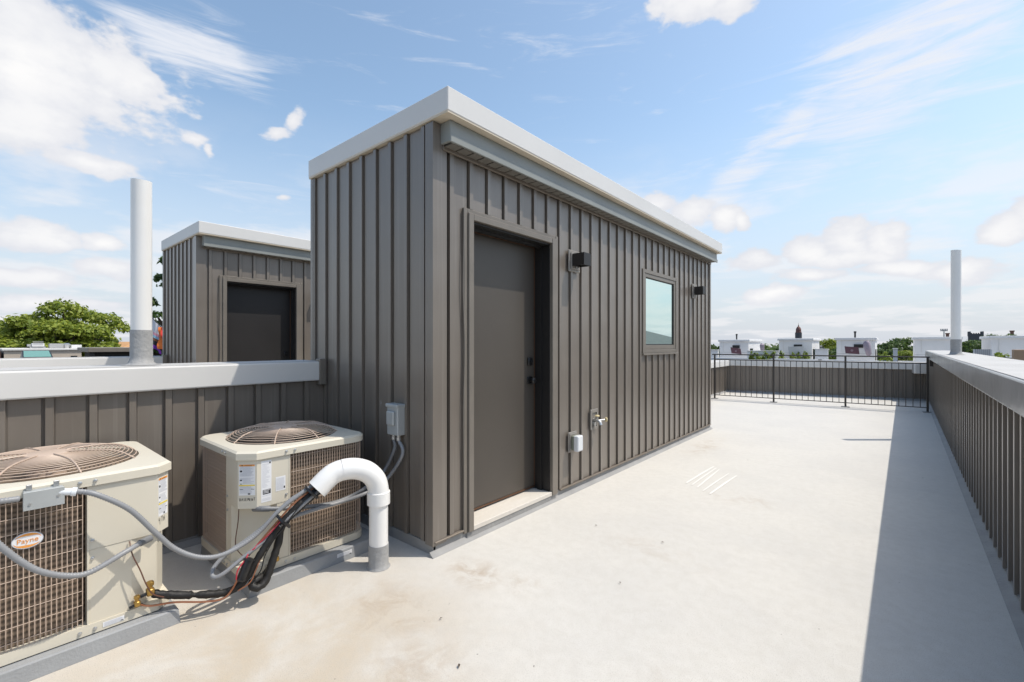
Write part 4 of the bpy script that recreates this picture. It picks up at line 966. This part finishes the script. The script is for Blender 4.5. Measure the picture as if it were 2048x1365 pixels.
# service valves
for nm, c, sc_, lab in (('service_valve', PX(300, 1184, -2.722), 1.15, 'brass valve joined to the black insulated pipe of the left machine'), ('service_valve', PX(274, 1208, -2.722), .9, 'small brass valve joined to the copper pipe of the left machine'), ('service_valve', PX(552, 1118, -2.70), 1.0, 'brass valve half hidden behind the pipes of the BASEMENT machine')):
    r = empty(nm, c, 0, lab, 'valve', 'brass service valves'); s_ = sc_
    MB().bbox((-.016*s_, -.012*s_, -.014*s_), (.014*s_, .014*s_, .014*s_), .004).tube([(0, 0, .01*s_), (0, 0, .028*s_)], .009*s_, 8).build('valve_body', 'brass', r)
    MB().lathe([(.013*s_, .026*s_), (.0145*s_, .030*s_), (.0145*s_, .040*s_), (.010*s_, .044*s_)], seg=6, smooth=False).build('valve_cap', 'brass', r)
    MB().tube([(0, -.01*s_, -.004), (0, -.032*s_, -.008)], .0075*s_, 8).build('service_port', 'dark', r)
line('control_wire', MB().tube(spline([PX(259, 1083, -2.735), PX(265, 1110, -2.70), PX(280, 1140, -2.69), PX(292, 1168, -2.69), PX(305, 1188, -2.70), PX(328, 1195, -2.69)], 10), .0028, 6), 'brownwire', 'thin brown wire dangling in front of the lower panel of the left machine', 'wire', 'brown control wires')
line('control_wire', MB().tube(spline([PY(478, 1016, .975), PY(476, 1045, .965), PY(471, 1085, .96), PY(478, 1105, .96), PX(500, 1122, -2.72)], 10), .0028, 6), 'brownwire', 'thin brown wire hanging below the word BASEMENT', 'wire', 'brown control wires')

# ------------------------------------------------------------------ trees
def leaves_mesh(name, clumps, n, size, seed, material, drop=0.0):
    rg = np.random.default_rng(seed); cl = np.array(clumps)       # x, y, z, rx, ry, rz
    wgt = (cl[:, 3]*cl[:, 4]*cl[:, 5])**(2/3); idx = rg.choice(len(cl), n, p=wgt/wgt.sum())
    d = rg.normal(size=(n, 3)); d /= np.linalg.norm(d, axis=1)[:, None]; d[:, 2] = np.where(d[:, 2] < -.3, -d[:, 2]*.6, d[:, 2])
    rad = rg.uniform(.55, 1.0, n)**.45*(1+.12*rg.normal(size=n))
    p = cl[idx, :3] + d*cl[idx, 3:]*rad[:, None]; p[:, 2] -= drop*rg.random(n)
    nrm = d*.6 + rg.normal(size=(n, 3))*.55 + np.array((0, 0, .45)); nrm /= np.linalg.norm(nrm, axis=1)[:, None]
    a = np.cross(nrm, rg.normal(size=(n, 3))); a /= np.linalg.norm(a, axis=1)[:, None]; b = np.cross(nrm, a)
    s = size*rg.uniform(.6, 1.35, n)[:, None]
    v = np.empty((n, 4, 3)); v[:, 0] = p-a*s; v[:, 1] = p-b*s*.55+nrm*s*.12; v[:, 2] = p+a*s; v[:, 3] = p+b*s*.55+nrm*s*.12
    me = bpy.data.meshes.new(name); me.vertices.add(4*n); me.vertices.foreach_set('co', v.ravel())
    me.loops.add(4*n); me.loops.foreach_set('vertex_index', np.arange(4*n, dtype=np.int32)); me.polygons.add(n); me.polygons.foreach_set('loop_start', np.arange(0, 4*n, 4, dtype=np.int32))
    me.update(calc_edges=True); me.materials.append(M[material]); return me
def tree(label, base, ztop, width, seed, n=6000, leaf=.16, m='leaf_far', nclump=26, cat='tree', group='trees beyond the roofs', low=.42, shape=1.0):
    """base = position of the trunk on the ground"""
    rg = random.Random(seed); H = ztop-base.z; r = empty('tree', base, 0, label, cat, group); R = width/2
    cl = []; limbs = MB(); ch = H*(1-low); cz = H-ch/2
    tr = [Vector((0, 0, 0))]; x = y_ = 0
    for k in range(1, 7): x += rg.uniform(-.02, .02)*H*.3; y_ += rg.uniform(-.02, .02)*H*.3; tr.append(Vector((x, y_, H*.82*k/6)))
    limbs.tube(tr, [H*.026*(1-.13*k) for k in range(7)], 8)
    for i in range(nclump):
        a = i*2.399+rg.random(); q = math.sqrt((i+.5)/nclump); zz = max(rg.uniform(-.8, 1), rg.uniform(-.5, 1))
        top = ch/2*math.sqrt(max(0, 1-(q*.92)**2))
        cx_, cy_ = math.cos(a)*R*q*.86, math.sin(a)*R*q*.86; c_z = cz + zz*(top-R*.12)*shape
        s = R*rg.uniform(.17, .30); cl.append((cx_, cy_, c_z, s*1.15, s*1.15, s*.72))
        st = tr[rg.choice((3, 4, 5))]; limbs.tube([st, st.lerp(Vector((cx_, cy_, c_z)), .55)+Vector((0, 0, .02*H)), Vector((cx_, cy_, c_z))], [H*.009, H*.006, H*.002], 5)
    limbs.build('trunk', 'bark', r); obj('crown', leaves_mesh('crown', cl, n, leaf, seed, m), r); return r
def gp_(u, t): p = P(u, 688, t); p.z = -12; return p
def ztop(v, t): return CAM_H-(v-HOR)*t/FPX
tree('big bright green tree beyond the low tan building on the left', gp_(135, 36), ztop(607, 36), 8.6, 11, 26000, .15, 'leaf', 44, group=None, low=.50)
tree('small rounded green tree at the left edge beside the big one', gp_(30, 33), ztop(655, 33), 3.6, 12, 6000, .14, 'leaf', 16, group=None, low=.6)
tree('tall thin tree showing behind the farther shed', gp_(352, 24), ztop(495, 24), 3.1, 13, 5200, .13, 'leaf_far', 26, group=None, low=.35)
tree('dark tree behind the flag', gp_(305, 30), ztop(690, 30), 3.4, 14, 4000, .15, 'leaf_far', 16, group=None, low=.6)
far_t = [(1432, 130, 686, 8), (1605, 120, 676, 12), (1630, 95, 680, 8), (1655, 70, 676, 7), (1668, 62, 690, 4.5), (1552, 90, 694, 6), (1790, 85, 672, 9), (1815, 75, 678, 6), (1770, 80, 684, 6),
         (1945, 95, 676, 9), (1972, 80, 672, 7), (2005, 95, 664, 9), (2040, 90, 668, 8), (1925, 75, 690, 4), (1810, 60, 698, 5)]
names = ['small tree peeping out right beside the shed edge', 'wide tree at the foot of the domed tower', 'tree to the right of the domed tower', 'pointed light green tree left of the third white stair house', 'low bush against the third white stair house', 'low tree between the first two white stair houses',
         'large rounded tree between the third and fourth white stair houses', 'tree touching the left side of the fourth white stair house', 'tree touching the right side of the third white stair house', 'tree below the crenellated tower', 'tree to the right of the crenellated tower', 'loose crowned tree behind the fifth white stair house', 'tree at the right edge behind the fifth white stair house', 'small tree behind the right vent pipe', 'bright low tree under the large rounded tree']
for i, ((u, t, v, wd), nm) in enumerate(zip(far_t, names)):
    tree(nm, gp_(u, t), ztop(v, t), wd, 30+i, 4200, .26 if t > 80 else .20, 'leaf' if i in (3, 14) else 'leaf_far', 22, low=.45)
# distant wooded city edge
rg = random.Random(77); cl = []
for i in range(420):
    a = 2*math.pi*i/420; rr = 420+rg.uniform(-60, 60); s = rg.uniform(7, 13); cl.append((math.sin(a)*rr, math.cos(a)*rr, -6+rg.uniform(-2, 1), s, s, s*.62))
tag(obj('distant_woods', leaves_mesh('distant_woods', cl, 30000, 1.7, 5, 'leaf_far')), 'hazy line of distant trees along the horizon', None, None, 'stuff')

# ------------------------------------------------------------------ far row of white houses
Y0 = 49.0
row = [(1439, 1497, 684, 'first'), (1558, 1624, 682, 'second'), (1673, 1750, 681, 'third'), (1830, 1921, 680, 'fourth'), (1983, 2075, 678, 'fifth')]
for i, (u0, u1, v, od) in enumerate(row):
    a, b = PY(u0, v, Y0), PY(u1, v, Y0); zt = ztop((v), (a.length)) if False else a.z; xm = (a.x+b.x)/2; w = b.x-a.x
    h = empty('white_stair_house', (xm, Y0, -1.2), 0, f'white boxy stair house across the roofs, {od} from the left', 'stair house', 'white stair houses across the roofs')
    MB().box((-w/2, 0, 0), (w/2, 5.2, zt+1.2)).build('wall', 'whitewall', h)
    MB().bbox((-w/2-.12, -.12, zt+1.2), (w/2+.12, 5.3, zt+1.42), .03).build('roof_edge', 'whitewall', h)
    MB().box((-w/2+.35, -.03, zt+.2), (-w/2+.41, -.001, zt+1.19)).build('downpipe', 'coping', h)
    for zz in (.75, 1.7): MB().box((-w/2, -.012, zz), (w/2, -.001, zz+.02)).build('joint', 'roofgrey', h)
    if i < 3: MB().bbox((-.1, -.10, zt+.55), (.55, -.001, zt+.85), .02).build('wall_vent', 'dark', h)
    if i in (0, 2): MB().lathe([(.07, zt+1.42), (.07, zt+1.85), (.10, zt+1.87), (.10, zt+2.0)], (-.1+.5*(i % 2), 1.5, 0), 10).build('flue', 'dark', h)
    if i < 4: MB().bbox((w/2+.001, .6, .1), (w/2+.06, 1.6, 2.1), .01).build('door', 'window_dark', h)
    hb = empty('row_house', (xm, Y0+2, -12), 0, f'white row house under the {od} stair house', 'house', 'white row houses across the street')
    MB().box((-2.38, -5, 0), (2.38, 9, 10.8)).build('wall', 'whitewall', hb)
    for r_ in range(3):
        for c_ in range(2): MB().bbox((-1.5+1.9*c_, -5.06, 1.2+r_*3), (-.4+1.9*c_, -4.98, 2.9+r_*3), .02).build('window', 'window_dark', hb)
    # roof edge wall in front
    MB().bbox((-2.37, -5.0, 10.8), (2.37, -4.75, 12.05), .02).build('roof_wall', 'whitewall', hb)
b = gp_(1664, 80); r = empty('gabled_house', b, 0, 'grey gabled house peeping out left of the third white stair house', 'house'); H = ztop(685, 80)+12
MB().box((-2.2, 0, 0), (2.2, 6, H-.8)).build('wall', 'roofgrey', r); MB().add([(-2.4,-.2,H-.8),(2.4,-.2,H-.8),(2.4,6.2,H-.8),(-2.4,6.2,H-.8),(-2.4,3,H),(2.4,3,H)], [(0,1,5,4),(2,3,4,5),(1,2,5),(3,0,4),(3,2,1,0)]).build('roof', 'slate', r)
# leaning canvas boards on the stair houses
def canvas(pts, Yd, m, label, mark=True):
    q = [PY(u, v, Yd) for u, v in pts]; c = sum(q, Vector())/4; r = empty('canvas_panel', (c.x, c.y, c.z-.6), 0, label, 'canvas', 'canvas panels on the stair houses'); o_ = Vector((c.x, c.y, c.z-.6))
    f = [p-o_ for p in q]; bk = [p+Vector((0, .06, 0)) for p in f]
    MB().add(f+bk, [(3,2,1,0),(4,5,6,7),(0,1,5,4),(1,2,6,5),(2,3,7,6),(3,0,4,7)]).build('cloth', m, r)
    MB().tube([f[3]+Vector((.05, .10, 0)), f[0]+Vector((.05, .10, .05))], .03, 6).build('pole', 'steel', r)
    if mark:
        cc = sum(f, Vector())/4; MB().lathe([(.10, -.004), (.10, .004)], seg=12).xf(Matrix.Translation(cc+Vector((0, -.02, -.02))) @ Matrix.Rotation(math.pi/2, 4, 'X')).build('emblem', 'paleprint', r)
canvas([(1461, 695), (1481, 698), (1483, 709), (1463, 707)], Y0-.9, 'purple', 'slanted plum canvas panel in front of the first white stair house')
canvas([(1576, 694), (1608, 693), (1605, 710), (1578, 709)], Y0-.9, 'greycanvas', 'grey canvas panel in front of the second white stair house', False)
canvas([(1689, 693), (1717, 695), (1719, 709), (1691, 707)], Y0-.9, 'purple', 'slanted plum canvas panel in front of the third white stair house')
a, b = PY(1733, 682, Y0-1.2), PY(1738, 712, Y0-1.2)
tag(MB().tube([b, b.lerp(a, .1), a-Vector((0, 0, .2)), a], [.10, .20, .26, .12], 10).build('closed_parasol', 'lilac'), 'folded lilac parasol leaning at the third white stair house', 'parasol')
a, b = PY(1524, 687, Y0-2), PY(1525, 706, Y0-2)
tag(MB().tube([b, b.lerp(a, .2), a-Vector((0, 0, .15)), a], [.06, .16, .2, .05], 10).build('closed_parasol', 'lilac'), 'pale folded parasol between the first two white stair houses', 'parasol')
# low white roof walls and planters in front
def wall_piece(u0, u1, v, Yd, m, label, th=.25):
    a, b = PY(u0, v, Yd), PY(u1, v, Yd); r = empty('roof_wall', ((a.x+b.x)/2, Yd, -1.2), 0, label, 'wall', 'low walls on the far roofs'); w = (b.x-a.x)/2
    MB().bbox((-w, 0, 0), (w, th, a.z+1.2), .02).build('wall', m, r); MB().bbox((-w-.03, -.04, a.z+1.2), (w+.03, th+.04, a.z+1.28), .015).build('cap', 'coping', r)
wall_piece(1405, 1436, 701, Y0-2.5, 'whitewall', 'low white roof wall left of the first stair house')
wall_piece(1494, 1556, 703, Y0-2.5, 'whitewall', 'low white roof wall between the first and second stair houses')
wall_piece(1630, 1656, 700, Y0-2.0, 'whitewall', 'low white roof wall right of the second stair house')
wall_piece(1786, 1795, 699, Y0-3.5, 'whitewall', 'narrow white chimney between the third and fourth stair houses', .4)
def shrub(u, v, t, w, label, n=500, m='leaf_lime', tall=1.0):
    top = P(u, v, t); r = empty('potted_shrub', (top.x, top.y, -1.2), 0, label, 'shrub', 'shrubs on the far roofs'); H = top.z+1.2; rg2 = random.Random(int(u))
    cl = [(rg2.uniform(-.3, .3)*w, rg2.uniform(-.3, .3)*w, H*(.45+.45*k/6), w*.5*(1.05-.13*k), w*.5*(1.05-.13*k), H*.14*tall) for k in range(7)]
    obj('foliage', leaves_mesh('foliage', cl, n, .09, int(u), m), r); MB().lathe([(w*.3, 0), (w*.38, .4), (w*.34, .4), (w*.3, .36)], seg=10).build('pot', 'cardboard', r)
for u, v, w, l in ((1505, 703, .55, 'conical lime shrub, first from the left on the far roofs'), (1518, 707, .7, 'low lime shrub left of the pale folded parasol'), (1530, 704, .9, 'bushy lime shrub right of the pale folded parasol'), (1543, 703, .8, 'bushy lime shrub left of the second stair house'), (1564, 702, .5, 'conical lime shrub at the left corner of the second stair house'),
                   (1585, 706, .5, 'slim lime shrub in front of the grey canvas panel'), (1598, 705, .5, 'slim lime shrub right of centre before the grey canvas'), (1612, 703, .55, 'conical lime shrub at the right of the grey canvas panel'), (1552, 712, .9, 'low spreading lime shrub beside the second stair house'), (1665, 708, .8, 'yellow green shrub left of the third stair house'), (1765, 705, 1.1, 'broad yellow green shrub right of the third stair house')):
    shrub(u, v, 41.0 if u < 1700 else 36, w, l)
shrub(1995, 705, 22, 1.0, 'round lime shrub beside the white slatted screen', 900)
# white slatted screen, crate and dark cover on the roof to the right
a, b = PY(1949, 699, 29.0), PY(1981, 699, 29.0)
r = empty('slatted_screen', ((a.x+b.x)/2, 29.0, -1.0), 0, 'white screen of upright slats on the far roof at right', 'screen'); w = b.x-a.x
for i in range(9): MB().box((-w/2+w*i/8-.04, 0, 0), (-w/2+w*i/8+.04, .04, a.z+1.0)).build('slat', 'whitewall', r)
MB().box((-w/2, .041, .5), (w/2, .08, .6)).box((-w/2, .041, a.z+.7), (w/2, .08, a.z+.8)).build('crossbar', 'whitewall', r)
a = P(2060, 700, 14); tag(MB().bbox((a.x-.33, a.y, -.3), (a.x+.4, a.y+.4, a.z), .01).build('planter_crate', 'cardboard'), 'tan wooden crate at the right edge above the coping', 'crate')
a = P(2004, 716, 21); 
r = empty('dark_bench', (a.x, a.y, -.9), 0, 'dark slatted bench by the lime shrub at the right', 'bench')
for k in range(3): MB().bbox((-.45, k*.16, a.z+.86-.05*k), (.45, k*.16+.12, a.z+.9-.05*k), .01).build('slat', 'dark', r)
for sx in (-.4, .4): MB().box((sx-.03, 0, 0), (sx+.03, .4, a.z+.80)).build('leg', 'dark', r)
# far landmarks
t = 330; b = gp_(1597, t); s = t/FPX
r = empty('domed_tower', b, 0, 'distant dark tower with a red brown dome and spire', 'tower'); zb = ztop(688, t)+12
MB().prism([(math.cos(a)*6*s, math.sin(a)*6*s) for a in [math.pi/4*k+math.pi/8 for k in range(8)]], 0, zb+22*s).build('shaft', 'stone', r)
MB().lathe([(5.2*s, zb+20*s), (5.2*s, zb+24*s), (4.6*s, zb+24.5*s), (4.6*s, zb+27*s), (4.9*s, zb+27.2*s), (4.3*s, zb+30*s), (3.2*s, zb+32.5*s), (1.6*s, zb+34.5*s), (.9*s, zb+35*s), (.8*s, zb+37*s), (.3*s, zb+38*s), (.12*s, zb+42*s)], seg=16).build('dome', 'redstone', r)
t = 150; b = gp_(1951, t); s = t/FPX; zb = ztop(688, t)+12
r = empty('crenellated_tower', b, 0, 'distant dark stone church tower with corner pinnacles', 'tower')
MB().box((-10*s, -10*s, 0), (10*s, 10*s, zb+20*s)).build('shaft', 'stone', r)
for sx in (-1, 1):
    for sy in (-1, 1): MB().bbox((sx*9*s-1.6*s, sy*9*s-1.6*s, zb+15*s), (sx*9*s+1.6*s, sy*9*s+1.6*s, zb+24.5*s), .03).build('pinnacle', 'stone', r)
for k in range(-2, 3): MB().box((k*3.2*s-.9*s, -10.2*s, zb+20*s), (k*3.2*s+.9*s, -9.4*s, zb+21.6*s)).build('merlon', 'stone', r)
t = 140; b = gp_(1888, t); s = t/FPX; zb = ztop(688, t)+12
r = empty('antenna_mast', b, 0, 'distant mobile phone mast with a ring of antennas', 'mast')
MB().tube([(0, 0, 0), (0, 0, zb+28*s)], [.35, .16], 8).build('pole', 'steel', r); MB().tube([(-5*s, 0, zb+27*s), (5*s, 0, zb+27*s)], .12, 6).build('arm', 'steel', r)
for k in range(-2, 3): MB().bbox((k*2.3*s-.7*s, -.2, zb+25*s), (k*2.3*s+.7*s, .2, zb+30*s), .02).build('antenna', 'roofgrey', r)
for u, v, w_, l in ((1895, 669, 2.4, 'distant brown brick chimney beside the phone mast'), (2024, 664, 2.4, 'distant brown chimney behind the trees at right')):
    b = gp_(u, 110); s = 110/FPX; r = empty('chimney', b, 0, l, 'chimney'); MB().box((-w_*s, -w_*s, 0), (w_*s, w_*s, ztop(v, 110)+12)).build('stack', 'brick', r); MB().bbox((-w_*s-.1, -w_*s-.1, ztop(v, 110)+12), (w_*s+.1, w_*s+.1, ztop(v, 110)+12.3), .02).build('cap', 'brick', r)
# house seen only in the window: mansard roof to the right of the view
r = empty('mansard_house', (13.5, 36, -14.3), 0, 'house with steep slate mansard roof reflected in the shed window', 'house')
MB().box((-5, -10, 0), (5, 10, 12.2)).build('wall', 'brick', r)
m = MB(); m.add([(-5.2,-10.2,12.2),(5.2,-10.2,12.2),(5.2,10.2,12.2),(-5.2,10.2,12.2),(-4,-8.6,15.6),(4,-8.6,15.6),(4,8.6,15.6),(-4,8.6,15.6),(0,-4,17),(0,4,17)], [(0,1,5,4),(1,2,6,5),(2,3,7,6),(3,0,4,7),(4,5,8),(5,6,9,8),(6,7,9),(7,4,8,9)]); rf = m.build('roof', 'slate', r)
MB().bbox((-.5, 1, 15.5), (.3, 2, 17.6), .03).build('chimney', 'brick', rf)
for yy in (-5, 0, 5): MB().bbox((-5.0, yy-.7, 12.7), (-4.2, yy+.7, 14.4), .03).build('dormer', 'whitewall', rf)

# ------------------------------------------------------------------ left background
A_, B_ = PX(8, 702, -40), PX(163, 702, -40)
r = empty('tan_building', (0, 0, 0), 0, 'low tan flat roofed building below the big tree', 'building'); c = (A_+B_)/2; dd = (B_-A_); dd.z = 0; Ld = dd.length; r.location = (c.x, c.y, -12); r.rotation_euler = (0, 0, math.atan2(dd.y, dd.x))
zt = A_.z+12
MB().box((-Ld/2, 0, 0), (Ld/2, 8, zt)).build('wall', 'tan', r); MB().bbox((-Ld/2-.1, -.1, zt), (Ld/2+.1, 8.1, zt+.12), .02).build('roof_edge', 'coping', r)
MB().bbox((-Ld/2-.35, .1, 0), (-Ld/2-.11, 7.9, zt-.05), .02).build('side_wall', 'brick', r)
MB().bbox((Ld*.35, -.04, zt-.62), (Ld*.44, -.002, zt-.35), .01).build('window', 'window_dark', r)
for k in range(3): MB().box((-Ld*.5+.3+k*1.7, -.02, 4), (-Ld*.5+1.2+k*1.7, -.002, 5.6)).build('window', 'window_dark', r)
a = PX(75, 688, -41); r = empty('rooftop_unit', (a.x, a.y, PX(8, 702, -40).z+.12), math.pi/2, 'small white rooftop machine on the tan building', 'roof unit')
h_ = PX(75, 687, -41).z-PX(8, 702, -40).z-.12; MB().bbox((-.26, -.3, .12), (.28, .3, h_), .02).build('housing', 'whitewall', r); MB().box((-.34, -.25, .0), (.34, .25, .119)).bbox((-.45, -.2, .12), (-.265, .2, h_*.8), .01).build('base', 'roofgrey', r)
for k in range(5): MB().box((-.22, -.306, .2+k*.055), (.24, -.3005, .225+k*.055)).build('louvre', 'roofgrey', r)
a = PX(120, 690, -41); r = empty('rooftop_fan', (a.x, a.y, PX(8, 702, -40).z+.12), math.pi/2, 'low exhaust fan box at the right end of the tan building', 'roof unit')
MB().bbox((-.5, -.2, 0.0), (.15, .3, .30), .02).build('housing', 'roofgrey', r); MB().lathe([(.16, 0), (.2, .25), (.1, .33)], (.3, 0, 0), 12).build('fan_hood', 'steel', r); MB().bbox((.5, -.2, 0), (1.0, .2, .22), .02).build('duct', 'whitewall', r)
a = P(76, 716, 17); r = empty('skylight', (a.x, a.y, a.z-.7), math.pi/2, 'green glass skylight in a dark frame in front of the tan building', 'skylight')
w = 23*17/FPX
MB().box((-w*1.75, 0, 0), (w*1.75, 1.2, .62)).build('kerb', 'dark', r)
MB().add([(-w,0,.62),(w,0,.62),(w,.9,.62),(-w,.9,.62),(-w*.92,.05,.72),(w*.92,.05,.72),(w*.86,.75,.96),(-w*.86,.75,.96)], [(0,1,5,4),(1,2,6,5),(2,3,7,6),(3,0,4,7),(4,5,6,7),(3,2,1,0)]).build('frame', 'dark', r)
MB().add([(-w*.84,.07,.735),(w*.84,.07,.735),(w*.78,.70,.955),(-w*.78,.70,.955),(-w*.84,.07,.725),(w*.84,.07,.725),(w*.78,.70,.945),(-w*.78,.70,.945)], [(0,1,2,3),(7,6,5,4),(0,4,5,1),(1,5,6,2),(2,6,7,3),(3,7,4,0)]).build('pane', 'skyglass', r)
# dark penthouse shed
A_, B_ = PX(176, 696, -27), PX(292, 696, -27); c = (A_+B_)/2; dd = B_-A_; Ld = dd.length
r = empty('penthouse_shed', (c.x, c.y, -1.2), math.atan2(dd.y, dd.x), 'dark flat roofed penthouse between the big tree and the vent pipe', 'shed'); H = A_.z+1.2
MB().box((-Ld/2+.25, .3, 0), (Ld/2, 3, H-.2)).build('wall', 'core', r); MB().bbox((-Ld/2, 0, H-.2), (Ld/2+.1, 3.2, H), .015).build('roof', 'frame', r)
MB().bbox((-Ld/2+.05, .1, 0), (-Ld/2+.2, .25, H-.201), .01).build('post', 'core', r)
for k in range(4): MB().box((-Ld/2+.4+k*.52, .27, .3), (-Ld/2+.84+k*.52, .299, H-.35)).build('window', 'window_dark', r)
structure(MB().box((-60, -3, -2.2), (-13.2, 40, -2.0)).build('far_roofs', 'roofgrey')) if False else None
b = gp_(252, 60); r = empty('tiled_house', b, .4, 'house with an orange tiled roof far behind the vent pipe', 'house'); H = ztop(684, 60)+12
MB().box((-3, -3, 0), (3, 3, H-1.2)).build('wall', 'tan', r); MB().add([(-3.3,-3.3,H-1.2),(3.3,-3.3,H-1.2),(3.3,3.3,H-1.2),(-3.3,3.3,H-1.2),(-1.5,0,H),(1.5,0,H)], [(0,1,5,4),(1,2,5),(2,3,4,5),(3,0,4),(3,2,1,0)]).build('roof', 'orangeroof', r)
# flag on an angled pole
t = 15; A_, B_ = P(296, 628, t), P(352, 684, t)
r = empty('flag', B_, 0, 'striped rainbow flag on a slanted black pole between vent pipe and shed', 'flag')
MB().tube([A_-B_, Vector((0, 0, 0))], .012, 8).build('pole', 'dark', r)
cols = ['f_white', 'f_pink', 'f_blue', 'f_brown', 'f_black', 'f_purple']
def flag_pt(fu, fv):
    top = (A_-B_).lerp(Vector((0, 0, 0)), .08+.42*fu); wav = .05*math.sin(fu*9+fv*3)
    return top + FW*wav + Vector((0, 0, -.98*fv*(1-.1*fu)))
for k, cn in enumerate(cols):
    mb = MB(); n = 16; vv_ = (0, .40, .50, .60, .70, .86, 1.0); v0, v1 = vv_[k], vv_[k+1]; V = []
    for i in range(n+1):
        for vv in (v0, v1): V.append(flag_pt(i/n, vv))
    for i in range(n+1):
        for vv in (v0, v1): V.append(flag_pt(i/n, vv)+FW*.004)
    o_ = 2*(n+1); mb.add(V, [(2*i, 2*i+1, 2*i+3, 2*i+2) for i in range(n)]+[(o_+2*i, o_+2*i+2, o_+2*i+3, o_+2*i+1) for i in range(n)], 0, True); mb.build('stripe', cn, r)
for k, cn in enumerate(('f_red', 'f_orange')):
    V = []; n = 12
    for i in range(n+1):
        for s_ in (k/2, (k+1)/2):
            base_ = (A_-B_).lerp(Vector((0, 0, 0)), .48) ; V.append(base_ + RT*(-.05*i/n + (1-s_)*.34*(.3+.7*i/n)) + FW*(-.10+.04*math.sin(i*.7+s_*4)) + Vector((0, 0, -.72*i/n)))
    W2 = [p+FW*.004 for p in V]; o_ = len(V)
    MB().add(V+W2, [(2*i, 2*i+1, 2*i+3, 2*i+2) for i in range(n)]+[(o_+2*i, o_+2*i+2, o_+2*i+3, o_+2*i+1) for i in range(n)], 0, True).build('stripe', cn, r)
